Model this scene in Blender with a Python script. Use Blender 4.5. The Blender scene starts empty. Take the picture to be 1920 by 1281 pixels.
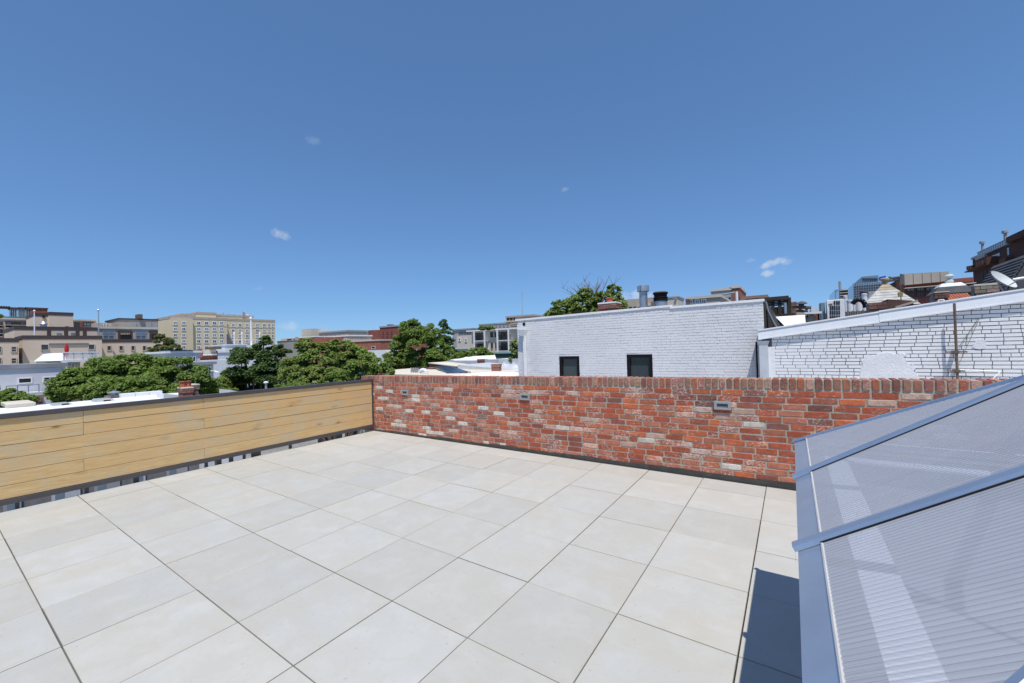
import bpy, math, random
import numpy as np
from mathutils import Vector

sc = bpy.context.scene
COL = sc.collection
rnd = random.Random(11)
R = math.radians

# ------------------------------------------------------------------ camera
TILE = 0.61
CX, CY, CH = 4.4361 * TILE, -0.7432 * TILE, 2.543 * TILE
YAW, PIT, ROL, FOC = -0.5981, 0.0135, -0.0289, 768.27
fw = np.array([math.sin(YAW) * math.cos(PIT), math.cos(YAW) * math.cos(PIT), math.sin(PIT)])
r0 = np.array([math.cos(YAW), -math.sin(YAW), 0.0])
u0 = np.cross(r0, fw)
RT = math.cos(ROL) * r0 + math.sin(ROL) * u0
UP = -math.sin(ROL) * r0 + math.cos(ROL) * u0
CP = np.array([CX, CY, CH])
cam = bpy.data.cameras.new('camera')
cam.sensor_width = 36
cam.lens = FOC / 1920 * 36
cam.clip_start = 0.02
cam.clip_end = 6000
camo = bpy.data.objects.new('camera', cam)
COL.objects.link(camo)
from mathutils import Matrix
M = Matrix(((RT[0], UP[0], -fw[0], CX), (RT[1], UP[1], -fw[1], CY), (RT[2], UP[2], -fw[2], CH), (0, 0, 0, 1)))
camo.matrix_world = M
sc.camera = camo

# ------------------------------------------------------------------ light
SUN = Vector((0.242, -0.29, 0.945)).normalized()
SEL = math.asin(SUN.z)
SAZ = math.atan2(SUN.x, SUN.y)
sl = bpy.data.lights.new('sun', 'SUN')
sl.energy = 3.1
sl.angle = R(0.5)
sl.color = (1.0, 0.955, 0.885)
so = bpy.data.objects.new('sun', sl)
COL.objects.link(so)
so.location = (30, -20, 60)
so.rotation_euler = SUN.to_track_quat('Z', 'Y').to_euler()
sc.view_settings.view_transform = 'Standard'
sc.view_settings.look = 'None'
sc.view_settings.gamma = 1
sc.view_settings.use_curve_mapping = False
sc.view_settings.exposure = 0.6


def ray(px, py):
    return fw + RT * (px - 960) / FOC - UP * (py - 640.5) / FOC


def atZ(px, py, z):
    d = ray(px, py)
    return CP + d * (z - CP[2]) / d[2]


def atX(px, py, x):
    d = ray(px, py)
    return CP + d * (x - CP[0]) / d[0]


def atY(px, py, y):
    d = ray(px, py)
    return CP + d * (y - CP[1]) / d[1]


def atD(px, py, D):
    return CP + ray(px, py) * D


world = bpy.data.worlds.new('World')
sc.world = world
world.use_nodes = True
wn, wl = world.node_tree.nodes, world.node_tree.links
wn.clear()
w_out = wn.new('ShaderNodeOutputWorld')
w_bg = wn.new('ShaderNodeBackground')
w_bg.inputs['Strength'].default_value = 0.10
w_sky = wn.new('ShaderNodeTexSky')
w_sky.sky_type = 'NISHITA'
w_sky.sun_disc = False
w_sky.sun_elevation = SEL
w_sky.sun_rotation = SAZ
w_sky.air_density = 0.8
w_sky.dust_density = 0.0
w_sky.ozone_density = 4.0
w_tc = wn.new('ShaderNodeTexCoord')
w_noise = wn.new('ShaderNodeTexNoise')
w_noise.inputs['Scale'].default_value = 34
w_noise.inputs['Detail'].default_value = 7
w_noise.inputs['Roughness'].default_value = 0.62
wl.new(w_tc.outputs['Generated'], w_noise.inputs['Vector'])


def wmath(op, a, b=None):
    n = wn.new('ShaderNodeMath')
    n.operation = op
    for i, v in enumerate((a, b)):
        if v is None:
            continue
        if isinstance(v, (int, float)):
            n.inputs[i].default_value = v
        else:
            wl.new(v, n.inputs[i])
    return n.outputs[0]


def wdot(vec):
    n = wn.new('ShaderNodeVectorMath')
    n.operation = 'DOT_PRODUCT'
    wl.new(w_tc.outputs['Generated'], n.inputs[0])
    n.inputs[1].default_value = tuple(vec)
    return n.outputs['Value']


w_gm = wn.new('ShaderNodeGamma')
w_gm.inputs['Gamma'].default_value = 0.6
wl.new(w_sky.outputs['Color'], w_gm.inputs['Color'])
w_tint = wn.new('ShaderNodeMix')
w_tint.data_type = 'RGBA'
w_tint.blend_type = 'MULTIPLY'
w_tint.inputs['Factor'].default_value = 1
wl.new(w_gm.outputs[0], w_tint.inputs['A'])
w_tint.inputs['B'].default_value = (0.76, 1.16, 1.66, 1)
cur = w_tint.outputs['Result']
# small fair-weather cloud wisps: direction, half width, half height (radians), tilt, opacity
for (px, py, ax, ay, tilt, op) in ((526, 441, 27, 11, 12, 0.75), (1446, 495, 30, 8, -18, 0.85), (1440, 512, 26, 8, -8, 0.95), (1475, 491, 14, 6, -15, 0.4),
                                   (585, 262, 18, 9, 5, 0.15), (1057, 358, 13, 6, -20, 0.4), (485, 541, 18, 6, 0, 0.3), (1190, 556, 40, 12, 0, 0.75), (1408, 488, 12, 5, 0, 0.22), (545, 610, 30, 10, 0, 0.4)):
    d = ray(px, py)
    L = np.linalg.norm(d)
    d = d / L
    s_ = FOC * L * L / 1.0
    rr = np.cross(d, [0, 0, 1.0]); rr /= np.linalg.norm(rr)
    uu = np.cross(rr, d)
    t = R(tilt)
    r2 = math.cos(t) * rr + math.sin(t) * uu * -1
    u2 = math.sin(t) * rr + math.cos(t) * uu
    rx = ax / (FOC * L ** 1.5); ry = ay / (FOC * L ** 1.2)
    a = wmath('POWER', wmath('ABSOLUTE', wmath('DIVIDE', wdot(r2), rx)), 2.0)
    b = wmath('POWER', wmath('ABSOLUTE', wmath('DIVIDE', wdot(u2), ry)), 2.0)
    fr = wmath('GREATER_THAN', wdot(d), 0.5)
    m = wmath('SUBTRACT', 1.0, wmath('ADD', a, b))
    nz = wmath('MULTIPLY', wmath('SUBTRACT', w_noise.outputs['Fac'], 0.53), 5.0)
    m = wmath('ADD', m, nz)
    m = wmath('MULTIPLY', m, 0.75)
    m = wmath('MINIMUM', wmath('MAXIMUM', m, 0.0), 1.0)
    m = wmath('MULTIPLY', wmath('MULTIPLY', m, fr), op * 0.8)
    mx = wn.new('ShaderNodeMix')
    mx.data_type = 'RGBA'
    wl.new(m, mx.inputs['Factor'])
    wl.new(cur, mx.inputs['A'])
    mx.inputs['B'].default_value = (4.4, 4.8, 5.4, 1)
    cur = mx.outputs['Result']
wl.new(cur, w_bg.inputs['Color'])
wl.new(w_bg.outputs[0], w_out.inputs['Surface'])

# ------------------------------------------------------------------ materials
MATS = {}


class NT:
    def __init__(self, m):
        m.use_nodes = True
        self.n, self.l = m.node_tree.nodes, m.node_tree.links
        self.n.clear()
        self.out = self.n.new('ShaderNodeOutputMaterial')

    def new(self, t, **kw):
        nd = self.n.new(t)
        for k, v in kw.items():
            if k in nd.inputs.keys():
                s = nd.inputs[k]
                if hasattr(v, 'is_output'):
                    self.l.new(v, s)
                else:
                    s.default_value = v
            else:
                setattr(nd, k, v)
        return nd

    def mix(self, f, a, b, bt='MIX'):
        nd = self.n.new('ShaderNodeMix')
        nd.data_type = 'RGBA'
        nd.blend_type = bt
        for nm, v in (('Factor', f), ('A', a), ('B', b)):
            s = nd.inputs[nm]
            if hasattr(v, 'is_output'):
                self.l.new(v, s)
            elif isinstance(v, (int, float)):
                s.default_value = v
            else:
                s.default_value = (*v[:3], 1)
        return nd.outputs['Result']

    def math(self, op, a, b=0.0, c=0.0, clamp=False):
        nd = self.n.new('ShaderNodeMath')
        nd.operation = op
        nd.use_clamp = clamp
        for i, v in enumerate((a, b, c)):
            if hasattr(v, 'is_output'):
                self.l.new(v, nd.inputs[i])
            else:
                nd.inputs[i].default_value = v
        return nd.outputs[0]

    def pos(self, scale=(1, 1, 1), offrand=False):
        g = self.n.new('ShaderNodeNewGeometry').outputs['Position']
        if offrand:
            oi = self.n.new('ShaderNodeObjectInfo')
            vm = self.new('ShaderNodeVectorMath', operation='ADD')
            sc_ = self.math('MULTIPLY', oi.outputs['Random'], 57.0)
            cb = self.n.new('ShaderNodeCombineXYZ')
            self.l.new(sc_, cb.inputs[0]); self.l.new(sc_, cb.inputs[1]); self.l.new(sc_, cb.inputs[2])
            self.l.new(g, vm.inputs[0]); self.l.new(cb.outputs[0], vm.inputs[1])
            g = vm.outputs[0]
        mp = self.n.new('ShaderNodeMapping')
        mp.inputs['Scale'].default_value = scale
        self.l.new(g, mp.inputs['Vector'])
        return mp.outputs[0]

    def noise(self, vec, scale, detail=4, rough=0.55, dist=0.0):
        nd = self.new('ShaderNodeTexNoise', Scale=scale, Detail=detail, Roughness=rough, Distortion=dist)
        self.l.new(vec, nd.inputs['Vector'])
        return nd.outputs['Fac']

    def ramp(self, f, stops):
        nd = self.n.new('ShaderNodeValToRGB')
        self.l.new(f, nd.inputs['Fac'])
        e = nd.color_ramp.elements
        while len(e) < len(stops):
            e.new(0.5)
        for el, (p, c) in zip(e, stops):
            el.position = p
            el.color = (*c[:3], 1) if not isinstance(c, (int, float)) else (c, c, c, 1)
        return nd.outputs['Color']

    def bump(self, h, strength=0.3, dist=0.01, normal=None):
        nd = self.new('ShaderNodeBump', Strength=strength, Distance=dist)
        self.l.new(h, nd.inputs['Height'])
        if normal is not None:
            self.l.new(normal, nd.inputs['Normal'])
        return nd.outputs[0]

    def bsdf(self, col, rough=0.7, metal=0.0, normal=None, spec=0.4, **kw):
        nd = self.n.new('ShaderNodeBsdfPrincipled')
        for nm, v in (('Base Color', col), ('Roughness', rough), ('Metallic', metal), ('Specular IOR Level', spec)):
            s = nd.inputs[nm]
            if hasattr(v, 'is_output'):
                self.l.new(v, s)
            elif isinstance(v, (int, float)):
                s.default_value = v
            else:
                s.default_value = (*v[:3], 1)
        if normal is not None:
            self.l.new(normal, nd.inputs['Normal'])
        for k, v in kw.items():
            nd.inputs[k].default_value = v
        return nd.outputs[0]

    def end(self, sh):
        self.l.new(sh, self.out.inputs['Surface'])


def plain(name, col, rough=0.7, metal=0.0, var=0.12, scale=3.0, bump=0.0, spec=0.35, dirt=None, dirtamt=0.5, streak=False):
    if name in MATS:
        return MATS[name]
    m = bpy.data.materials.new(name)
    t = NT(m)
    p = t.pos()
    n1 = t.noise(p, scale, 6, 0.6)
    n2 = t.noise(p, scale * 9, 3, 0.6)
    dark = tuple(c * (1 - var * 1.6) for c in col)
    lite = tuple(min(1, c * (1 + var)) for c in col)
    c = t.mix(t.math('MULTIPLY_ADD', n1, 1.8, -0.4, clamp=True), dark, lite)
    c = t.mix(t.math('MULTIPLY', n2, 0.25), c, tuple(v * 0.8 for v in col))
    if dirt is not None:
        sp = t.pos((1.2, 1.2, 0.12) if streak else (1, 1, 1))
        n3 = t.noise(sp, 3.5, 5, 0.65)
        c = t.mix(t.math('MULTIPLY', t.ramp(n3, ((0.5, 0.0), (0.72, 1.0))), dirtamt), c, dirt)
    nm = t.bump(n2, bump, 0.01) if bump else None
    t.end(t.bsdf(c, rough, metal, nm, spec))
    MATS[name] = m
    return m


def glassmat(name, col=(0.035, 0.05, 0.062), rough=0.08, spec=0.5):
    if name in MATS:
        return MATS[name]
    m = bpy.data.materials.new(name)
    t = NT(m)
    n1 = t.noise(t.pos(), 0.35, 3, 0.5)
    c = t.mix(n1, tuple(v * 0.5 for v in col), tuple(v * 1.7 for v in col))
    t.end(t.bsdf(c, rough, 0.0, None, spec, **{'IOR': 1.5}))
    MATS[name] = m
    return m


def brickmat(name, from_obj, white=0.5, grime=0.3, wcol=(0.62, 0.58, 0.53)):
    m = bpy.data.materials.new(name)
    t = NT(m)
    if from_obj:
        base = t.n.new('ShaderNodeObjectInfo').outputs['Color']
    else:
        a = t.n.new('ShaderNodeAttribute')
        a.attribute_name = 'bc'
        base = a.outputs['Color']
    p = t.pos()
    n1 = t.noise(p, 15, 7, 0.72)
    n2 = t.noise(p, 110, 5, 0.75)
    n3 = t.noise(t.pos((1, 1, 1.6)), 42, 8, 0.8, 0.7)
    nr = t.noise(p, 3.2, 3, 0.6)
    c = t.mix(t.ramp(n1, ((0.36, 0.0), (0.58, 1.0))), t.mix(0.45, base, (0.07, 0.035, 0.03)), base)
    c = t.mix(t.ramp(n2, ((0.42, 0.0), (0.75, 0.7))), c, t.mix(0.45, base, (0.55, 0.30, 0.20)))
    # lime and old paint residue, more of it in some regions of the wall
    oi = t.n.new('ShaderNodeObjectInfo').outputs['Random'] if from_obj else t.math('FRACT', t.math('MULTIPLY', t.noise(t.pos((4.4, 1, 13.5)), 1.0, 0, 0.5), 19.0))
    f = t.math('ADD', n3, t.math('MULTIPLY', t.math('SUBTRACT', nr, 0.5), 0.4))
    f = t.math('ADD', f, t.math('MULTIPLY', t.math('POWER', oi, 3.0), 0.15))
    f = t.ramp(f, ((0.585, 0.0), (0.66, 1.0)))
    c = t.mix(t.math('MULTIPLY', f, white), c, wcol)
    f2 = t.ramp(t.noise(p, 60, 5, 0.7), ((0.58, 0.0), (0.7, 1.0)))
    c = t.mix(t.math('MULTIPLY', f2, grime), c, (0.10, 0.07, 0.06))
    h = t.math('ADD', t.math('MULTIPLY', n1, 0.6), n2)
    t.end(t.bsdf(c, 0.9, 0, t.bump(h, 0.55, 0.006), 0.2))
    MATS[name] = m
    return m


def paintbrick(name, col, dark=(0.2, 0.2, 0.2)):
    m = bpy.data.materials.new(name)
    t = NT(m)
    p = t.pos()
    n1 = t.noise(p, 1.1, 5, 0.6)
    n2 = t.noise(p, 45, 4, 0.7)
    n3 = t.noise(p, 7, 6, 0.7)
    c = t.mix(t.ramp(n1, ((0.3, 0.0), (0.7, 1.0))), tuple(v * 0.88 for v in col), col)
    c = t.mix(t.math('MULTIPLY', t.ramp(n3, ((0.55, 0.0), (0.75, 1.0))), 0.35), c, tuple(v * 0.72 for v in col))
    t.end(t.bsdf(c, 0.75, 0, t.bump(n2, 0.5, 0.006), 0.25))
    MATS[name] = m
    return m


def pavermat():
    m = bpy.data.materials.new('porcelain paver')
    t = NT(m)
    oi = t.n.new('ShaderNodeObjectInfo').outputs['Random']
    p = t.pos(offrand=True)
    n1 = t.noise(p, 1.7, 4, 0.55, 0.4)
    n2 = t.noise(p, 5.0, 6, 0.62, 0.5)
    n3 = t.noise(p, 420, 2, 0.6)
    n4 = t.noise(p, 38, 5, 0.7)
    c = t.mix(t.ramp(n1, ((0.32, 0.0), (0.68, 1.0))), (0.438, 0.438, 0.414), (0.444, 0.424, 0.374))
    c = t.mix(t.math('MULTIPLY', t.ramp(n2, ((0.45, 0.0), (0.75, 1.0))), 0.40), c, (0.525, 0.538, 0.532))
    c = t.mix(t.math('MULTIPLY', t.ramp(n4, ((0.5, 0.0), (0.8, 1.0))), 0.25), c, (0.37, 0.33, 0.27))
    c = t.mix(t.math('MULTIPLY', n3, 0.18), c, (0.36, 0.36, 0.35))
    sp_ = t.ramp(t.noise(p, 55, 2, 0.4), ((0.735, 0.0), (0.76, 1.0)))
    c = t.mix(t.math('MULTIPLY', sp_, 0.5), c, (0.22, 0.21, 0.19))
    n5 = t.noise(t.pos((1, 5.0, 1), True), 3.0, 5, 0.6)
    c = t.mix(t.math('MULTIPLY', t.ramp(n5, ((0.52, 0.0), (0.72, 1.0))), 0.22), c, (0.43, 0.375, 0.28))
    v = t.math('MULTIPLY_ADD', oi, 0.11, 0.945)
    cc = t.new('ShaderNodeVectorMath', operation='SCALE')
    t.l.new(c, cc.inputs[0])
    t.l.new(v, cc.inputs['Scale'])
    # edge darkening worn into each slab's arris, in its own coordinates
    tc = t.n.new('ShaderNodeTexCoord').outputs['Object']
    sp = t.n.new('ShaderNodeSeparateXYZ')
    t.l.new(tc, sp.inputs[0])
    e = t.math('MAXIMUM', t.math('ABSOLUTE', sp.outputs[0]), t.math('ABSOLUTE', sp.outputs[1]))
    e = t.math('MULTIPLY', t.math('SMOOTH_MIN', t.math('MAXIMUM', t.math('SUBTRACT', e, 0.255), 0.0), 0.05, 0.0), 4.0)
    e = t.math('MULTIPLY', e, t.math('MULTIPLY', n2, 1.6))
    c2 = t.mix(t.math('MULTIPLY', e, 0.7), cc.outputs[0], (0.46, 0.40, 0.29))
    ro = t.math('MULTIPLY_ADD', n2, 0.25, 0.5)
    t.end(t.bsdf(c2, ro, 0, t.bump(n3, 0.12, 0.002), 0.35))
    MATS['paver'] = m
    return m


def woodmat():
    m = bpy.data.materials.new('cedar board')
    t = NT(m)
    oi = t.n.new('ShaderNodeObjectInfo').outputs['Random']
    p0 = t.pos((1, 1, 1), True)
    g1 = t.noise(t.pos((1, 1.1, 22), True), 2.2, 6, 0.6, 1.4)
    g2 = t.noise(t.pos((1, 3.0, 90), True), 3.0, 4, 0.7, 0.5)
    st = t.noise(p0, 2.6, 5, 0.65)
    c = t.mix(t.ramp(g1, ((0.33, 0.0), (0.66, 1.0))), (0.58, 0.375, 0.160), (0.76, 0.570, 0.290))
    c = t.mix(t.math('MULTIPLY', t.ramp(g2, ((0.42, 0.0), (0.6, 1.0))), 0.5), c, (0.52, 0.30, 0.115))
    g3 = t.noise(t.pos((1, 6.0, 160), True), 4.0, 3, 0.7, 0.3)
    c = t.mix(t.math('MULTIPLY', t.ramp(g3, ((0.45, 0.0), (0.7, 1.0))), 0.3), c, (0.80, 0.66, 0.40))
    c = t.mix(t.math('MULTIPLY', t.ramp(oi, ((0.0, 0.0), (1.0, 1.0))), 0.6), c, (0.72, 0.43, 0.17))
    c = t.mix(t.math('MULTIPLY', t.ramp(st, ((0.46, 0.0), (0.72, 1.0))), 0.7), c, (0.52, 0.46, 0.33))
    # knots
    vp = t.pos((0, 2.6, 6.5), True)
    vo = t.n.new('ShaderNodeTexVoronoi')
    t.l.new(vp, vo.inputs['Vector'])
    vo.inputs['Scale'].default_value = 1.0
    k = t.ramp(vo.outputs['Distance'], ((0.045, 1.0), (0.105, 0.0)))
    c = t.mix(t.math('MULTIPLY', k, 0.85), c, (0.17, 0.085, 0.03))
    k2 = t.ramp(vo.outputs['Distance'], ((0.08, 1.0), (0.26, 0.0)))
    c = t.mix(t.math('MULTIPLY', k2, 0.40), c, (0.33, 0.18, 0.06))
    t.end(t.bsdf(c, 0.62, 0, t.bump(g2, 0.25, 0.003), 0.3))
    MATS['wood'] = m
    return m


def leafmat(name, c1, c2, c3):
    m = bpy.data.materials.new(name)
    t = NT(m)
    p = t.pos()
    n1 = t.noise(p, 0.55, 4, 0.6)
    n2 = t.noise(p, 6.0, 3, 0.6)
    c = t.mix(t.ramp(n1, ((0.35, 0.0), (0.65, 1.0))), c1, c2)
    c = t.mix(t.ramp(n2, ((0.45, 0.0), (0.7, 1.0))), c, c3)
    d = t.bsdf(c, 0.55, 0, None, 0.35)
    tr = t.n.new('ShaderNodeBsdfTranslucent')
    t.l.new(t.mix(0.5, c, (c3[0] * 1.5, c3[1] * 1.6, c3[2])), tr.inputs['Color'])
    mx = t.n.new('ShaderNodeMixShader')
    mx.inputs[0].default_value = 0.32
    t.l.new(d, mx.inputs[1]); t.l.new(tr.outputs[0], mx.inputs[2])
    t.end(mx.outputs[0])
    MATS[name] = m
    return m


def polymat():
    m = bpy.data.materials.new('multiwall polycarbonate')
    t = NT(m)
    p = t.pos()
    n1 = t.noise(t.pos((1.5, 1, 1)), 1.2, 4, 0.6)
    n2 = t.noise(t.pos((0.6, 60, 0.6)), 2.0, 3, 0.6)
    tr = t.n.new('ShaderNodeBsdfTransparent')
    tr.inputs['Color'].default_value = (0.90, 0.92, 0.96, 1)
    gl = t.bsdf(t.mix(n1, (0.34, 0.35, 0.385), (0.44, 0.45, 0.48)), t.math('MULTIPLY_ADD', n2, 0.25, 0.12), 0.0, t.bump(n2, 0.12, 0.002), 0.8)
    fr = t.n.new('ShaderNodeFresnel')
    fr.inputs['IOR'].default_value = 1.45
    f = t.math('ADD', t.math('MULTIPLY', fr.outputs[0], 0.5), t.math('MULTIPLY_ADD', n2, 0.24, 0.12), clamp=True)
    mx = t.n.new('ShaderNodeMixShader')
    t.l.new(f, mx.inputs[0]); t.l.new(tr.outputs[0], mx.inputs[1]); t.l.new(gl, mx.inputs[2])
    t.end(mx.outputs[0])
    MATS['poly'] = m
    return m


def webmat():
    m = bpy.data.materials.new('translucent sheet web')
    t = NT(m)
    tr = t.n.new('ShaderNodeBsdfTransparent')
    tr.inputs['Color'].default_value = (0.78, 0.82, 0.90, 1)
    mx = t.n.new('ShaderNodeMixShader')
    mx.inputs[0].default_value = 0.2
    t.l.new(tr.outputs[0], mx.inputs[1]); t.l.new(t.bsdf((0.20, 0.23, 0.31), 0.3, 0, None, 0.6), mx.inputs[2])
    t.end(mx.outputs[0])
    return m


WEBM = webmat()
PAVER = pavermat()
WOOD = woodmat()
POLY = polymat()
BR_O = brickmat('reclaimed brick', True, 0.72, 0.25, (0.72, 0.60, 0.51))
BR_J = brickmat('reclaimed brick row', False, 0.72, 0.25, (0.72, 0.60, 0.51))
BR_CO = brickmat('coping brick', True, 0.7, 0.35, (0.58, 0.42, 0.34))
BR_F = brickmat('chimney brick', False, 0.5, 0.4)
MORTAR = plain('mortar', (0.44, 0.385, 0.31), 0.95, var=0.2, scale=6, bump=0.6, dirt=(0.30, 0.27, 0.22), dirtamt=0.5)
MORTAR_G = plain('old mortar', (0.30, 0.28, 0.26), 0.95, var=0.2, scale=6)
TAR = plain('bitumen flashing', (0.055, 0.052, 0.048), 0.8, var=0.35, scale=8, bump=0.4)
STEEL = plain('painted steel rail', (0.085, 0.078, 0.082), 0.45, var=0.12, scale=4)
ALU = plain('mill aluminium', (0.56, 0.60, 0.66), 0.30, metal=0.8, var=0.08, scale=5, dirt=(0.40, 0.43, 0.47), dirtamt=0.4)
ALU_W = plain('worn aluminium', (0.62, 0.60, 0.57), 0.5, metal=0.2, var=0.12, scale=6)
WHITE_A = paintbrick('white painted masonry', (0.77, 0.76, 0.76))
WHITE_B = paintbrick('white painted brick', (0.86, 0.85, 0.85))
JOINT_A = plain('painted joint', (0.75, 0.74, 0.74), 0.85, var=0.15, scale=4, bump=0.4)
JOINT_B = plain('open dark joint', (0.15, 0.145, 0.14), 0.95, var=0.3, scale=8)
STUCCO = plain('white cement patch', (0.80, 0.79, 0.79), 0.8, var=0.10, scale=4, bump=0.9)
WMETAL = plain('white coated metal', (0.84, 0.84, 0.85), 0.4, var=0.05, scale=3, dirt=(0.5, 0.51, 0.52), dirtamt=0.35)
GMETAL = plain('grey coated metal', (0.58, 0.60, 0.63), 0.42, var=0.08, scale=3, dirt=(0.38, 0.4, 0.42), dirtamt=0.4)
GALV = plain('galvanised metal', (0.45, 0.49, 0.53), 0.38, metal=0.6, var=0.2, scale=5)
BLACK = plain('black paint', (0.012, 0.011, 0.013), 0.6, var=0.2, scale=5, spec=0.15)
RUST = plain('rusty steel', (0.16, 0.12, 0.09), 0.8, var=0.35, scale=8)
TERRA = plain('terracotta', (0.42, 0.13, 0.07), 0.8, var=0.25, scale=6)
WROOF = plain('white roof coating', (0.78, 0.80, 0.82), 0.8, var=0.10, scale=0.7, dirt=(0.5, 0.52, 0.55), dirtamt=0.35)
GROOF = plain('grey roof felt', (0.30, 0.31, 0.33), 0.9, var=0.2, scale=0.9)
CREAM = plain('cream roof coating', (0.66, 0.60, 0.50), 0.85, var=0.12, scale=0.8)
YELLOW = plain('yellow sheathing', (0.50, 0.43, 0.20), 0.85, var=0.25, scale=1.5)
TAN = plain('tan render', (0.72, 0.58, 0.45), 0.9, var=0.06, scale=0.15)
TAN2 = plain('tan brickwork', (0.58, 0.47, 0.37), 0.9, var=0.08, scale=0.2)
BROWNC = plain('brown coping', (0.085, 0.06, 0.055), 0.7, var=0.15)
HOTEL = plain('buff brickwork', (0.70, 0.60, 0.41), 0.9, var=0.06, scale=0.1)
LAV = plain('pale lilac render', (0.66, 0.65, 0.68), 0.85, var=0.06, scale=0.4)
CLAP = plain('cream clapboard', (0.66, 0.62, 0.45), 0.8, var=0.08)
LBLUE = plain('pale blue siding', (0.60, 0.64, 0.70), 0.8, var=0.08)
REDB = plain('far red brick', (0.37, 0.13, 0.09), 0.9, var=0.2, scale=1.2)
DREDB = plain('dark red brick', (0.26, 0.09, 0.07), 0.9, var=0.2, scale=0.8)
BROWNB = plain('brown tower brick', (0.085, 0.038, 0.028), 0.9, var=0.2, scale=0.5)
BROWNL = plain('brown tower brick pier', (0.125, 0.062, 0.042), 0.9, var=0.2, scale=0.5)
CONC = plain('pale concrete', (0.62, 0.56, 0.47), 0.9, var=0.1, scale=0.5)
BEIGE = plain('beige panel', (0.46, 0.40, 0.34), 0.8, var=0.12, scale=0.5)
GREYB = plain('grey building', (0.38, 0.38, 0.39), 0.8, var=0.1, scale=0.3)
DWOOD = plain('dark weathered wood', (0.055, 0.042, 0.033), 0.85, var=0.4, scale=4)
SLATE = plain('slate', (0.10, 0.10, 0.11), 0.75, var=0.3, scale=3)
SHINGLE = plain('pale shingle', (0.50, 0.49, 0.46), 0.85, var=0.25, scale=3)
FINIAL = plain('finial metal', (0.42, 0.33, 0.24), 0.7, var=0.3, scale=5)
BARK = plain('bark', (0.13, 0.095, 0.07), 0.95, var=0.3, scale=6)
TWIG = plain('bare twig', (0.20, 0.17, 0.16), 0.9, var=0.2)
GROUND = plain('city ground', (0.30, 0.29, 0.27), 0.95, var=0.35, scale=0.03, dirt=(0.05, 0.08, 0.03), dirtamt=0.8)
RED = plain('red fabric', (0.50, 0.02, 0.025), 0.8, var=0.15)
BLUEF = plain('blue fabric', (0.03, 0.08, 0.55), 0.8, var=0.1)
SOLAR = plain('solar cell', (0.035, 0.05, 0.09), 0.25, var=0.2, scale=2, spec=0.7)
GLASS = glassmat('window glass')
GLASS_B = glassmat('blue curtain glass', (0.16, 0.26, 0.36), 0.12)
GLASS_L = glassmat('pale window glass', (0.20, 0.25, 0.30), 0.15)
GLASS_G = glassmat('green glass', (0.08, 0.18, 0.17), 0.15)
DARK = plain('dark opening', (0.025, 0.022, 0.022), 0.7)
INNER = plain('soffit shade tone', (0.13, 0.155, 0.22), 0.8, var=0.05)  # dark blue tone stands in for the shade beside the bright band
INNERW = plain('light band white', (0.95, 0.95, 0.94), 0.7, var=0.03)  # near-white colour stands in for the bright band of sunlight
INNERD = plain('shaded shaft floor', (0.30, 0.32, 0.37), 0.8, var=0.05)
L_A = leafmat('locust leaves', (0.105, 0.170, 0.030), (0.155, 0.235, 0.042), (0.25, 0.34, 0.08))
L_B = leafmat('dark maple leaves', (0.045, 0.095, 0.022), (0.070, 0.125, 0.032), (0.14, 0.21, 0.06))
L_C = leafmat('magnolia leaves', (0.075, 0.10, 0.028), (0.125, 0.15, 0.045), (0.22, 0.23, 0.09))
L_D = leafmat('yellowish leaves', (0.125, 0.19, 0.035), (0.19, 0.26, 0.055), (0.31, 0.37, 0.11))

# ------------------------------------------------------------------ mesh helpers
WLOC = {}


def props(o, label=None, cat=None, group=None, kind=None):
    if label: o['label'] = label
    if cat: o['category'] = cat
    if group: o['group'] = group
    if kind: o['kind'] = kind
    return o


def thing(name, label, cat, loc=(0, 0, 0), group=None):
    o = bpy.data.objects.new(name, None)
    COL.objects.link(o)
    o.location = loc
    o.empty_display_size = 0.2
    WLOC[o.name] = Vector(loc)
    return props(o, label, cat, group)


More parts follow.
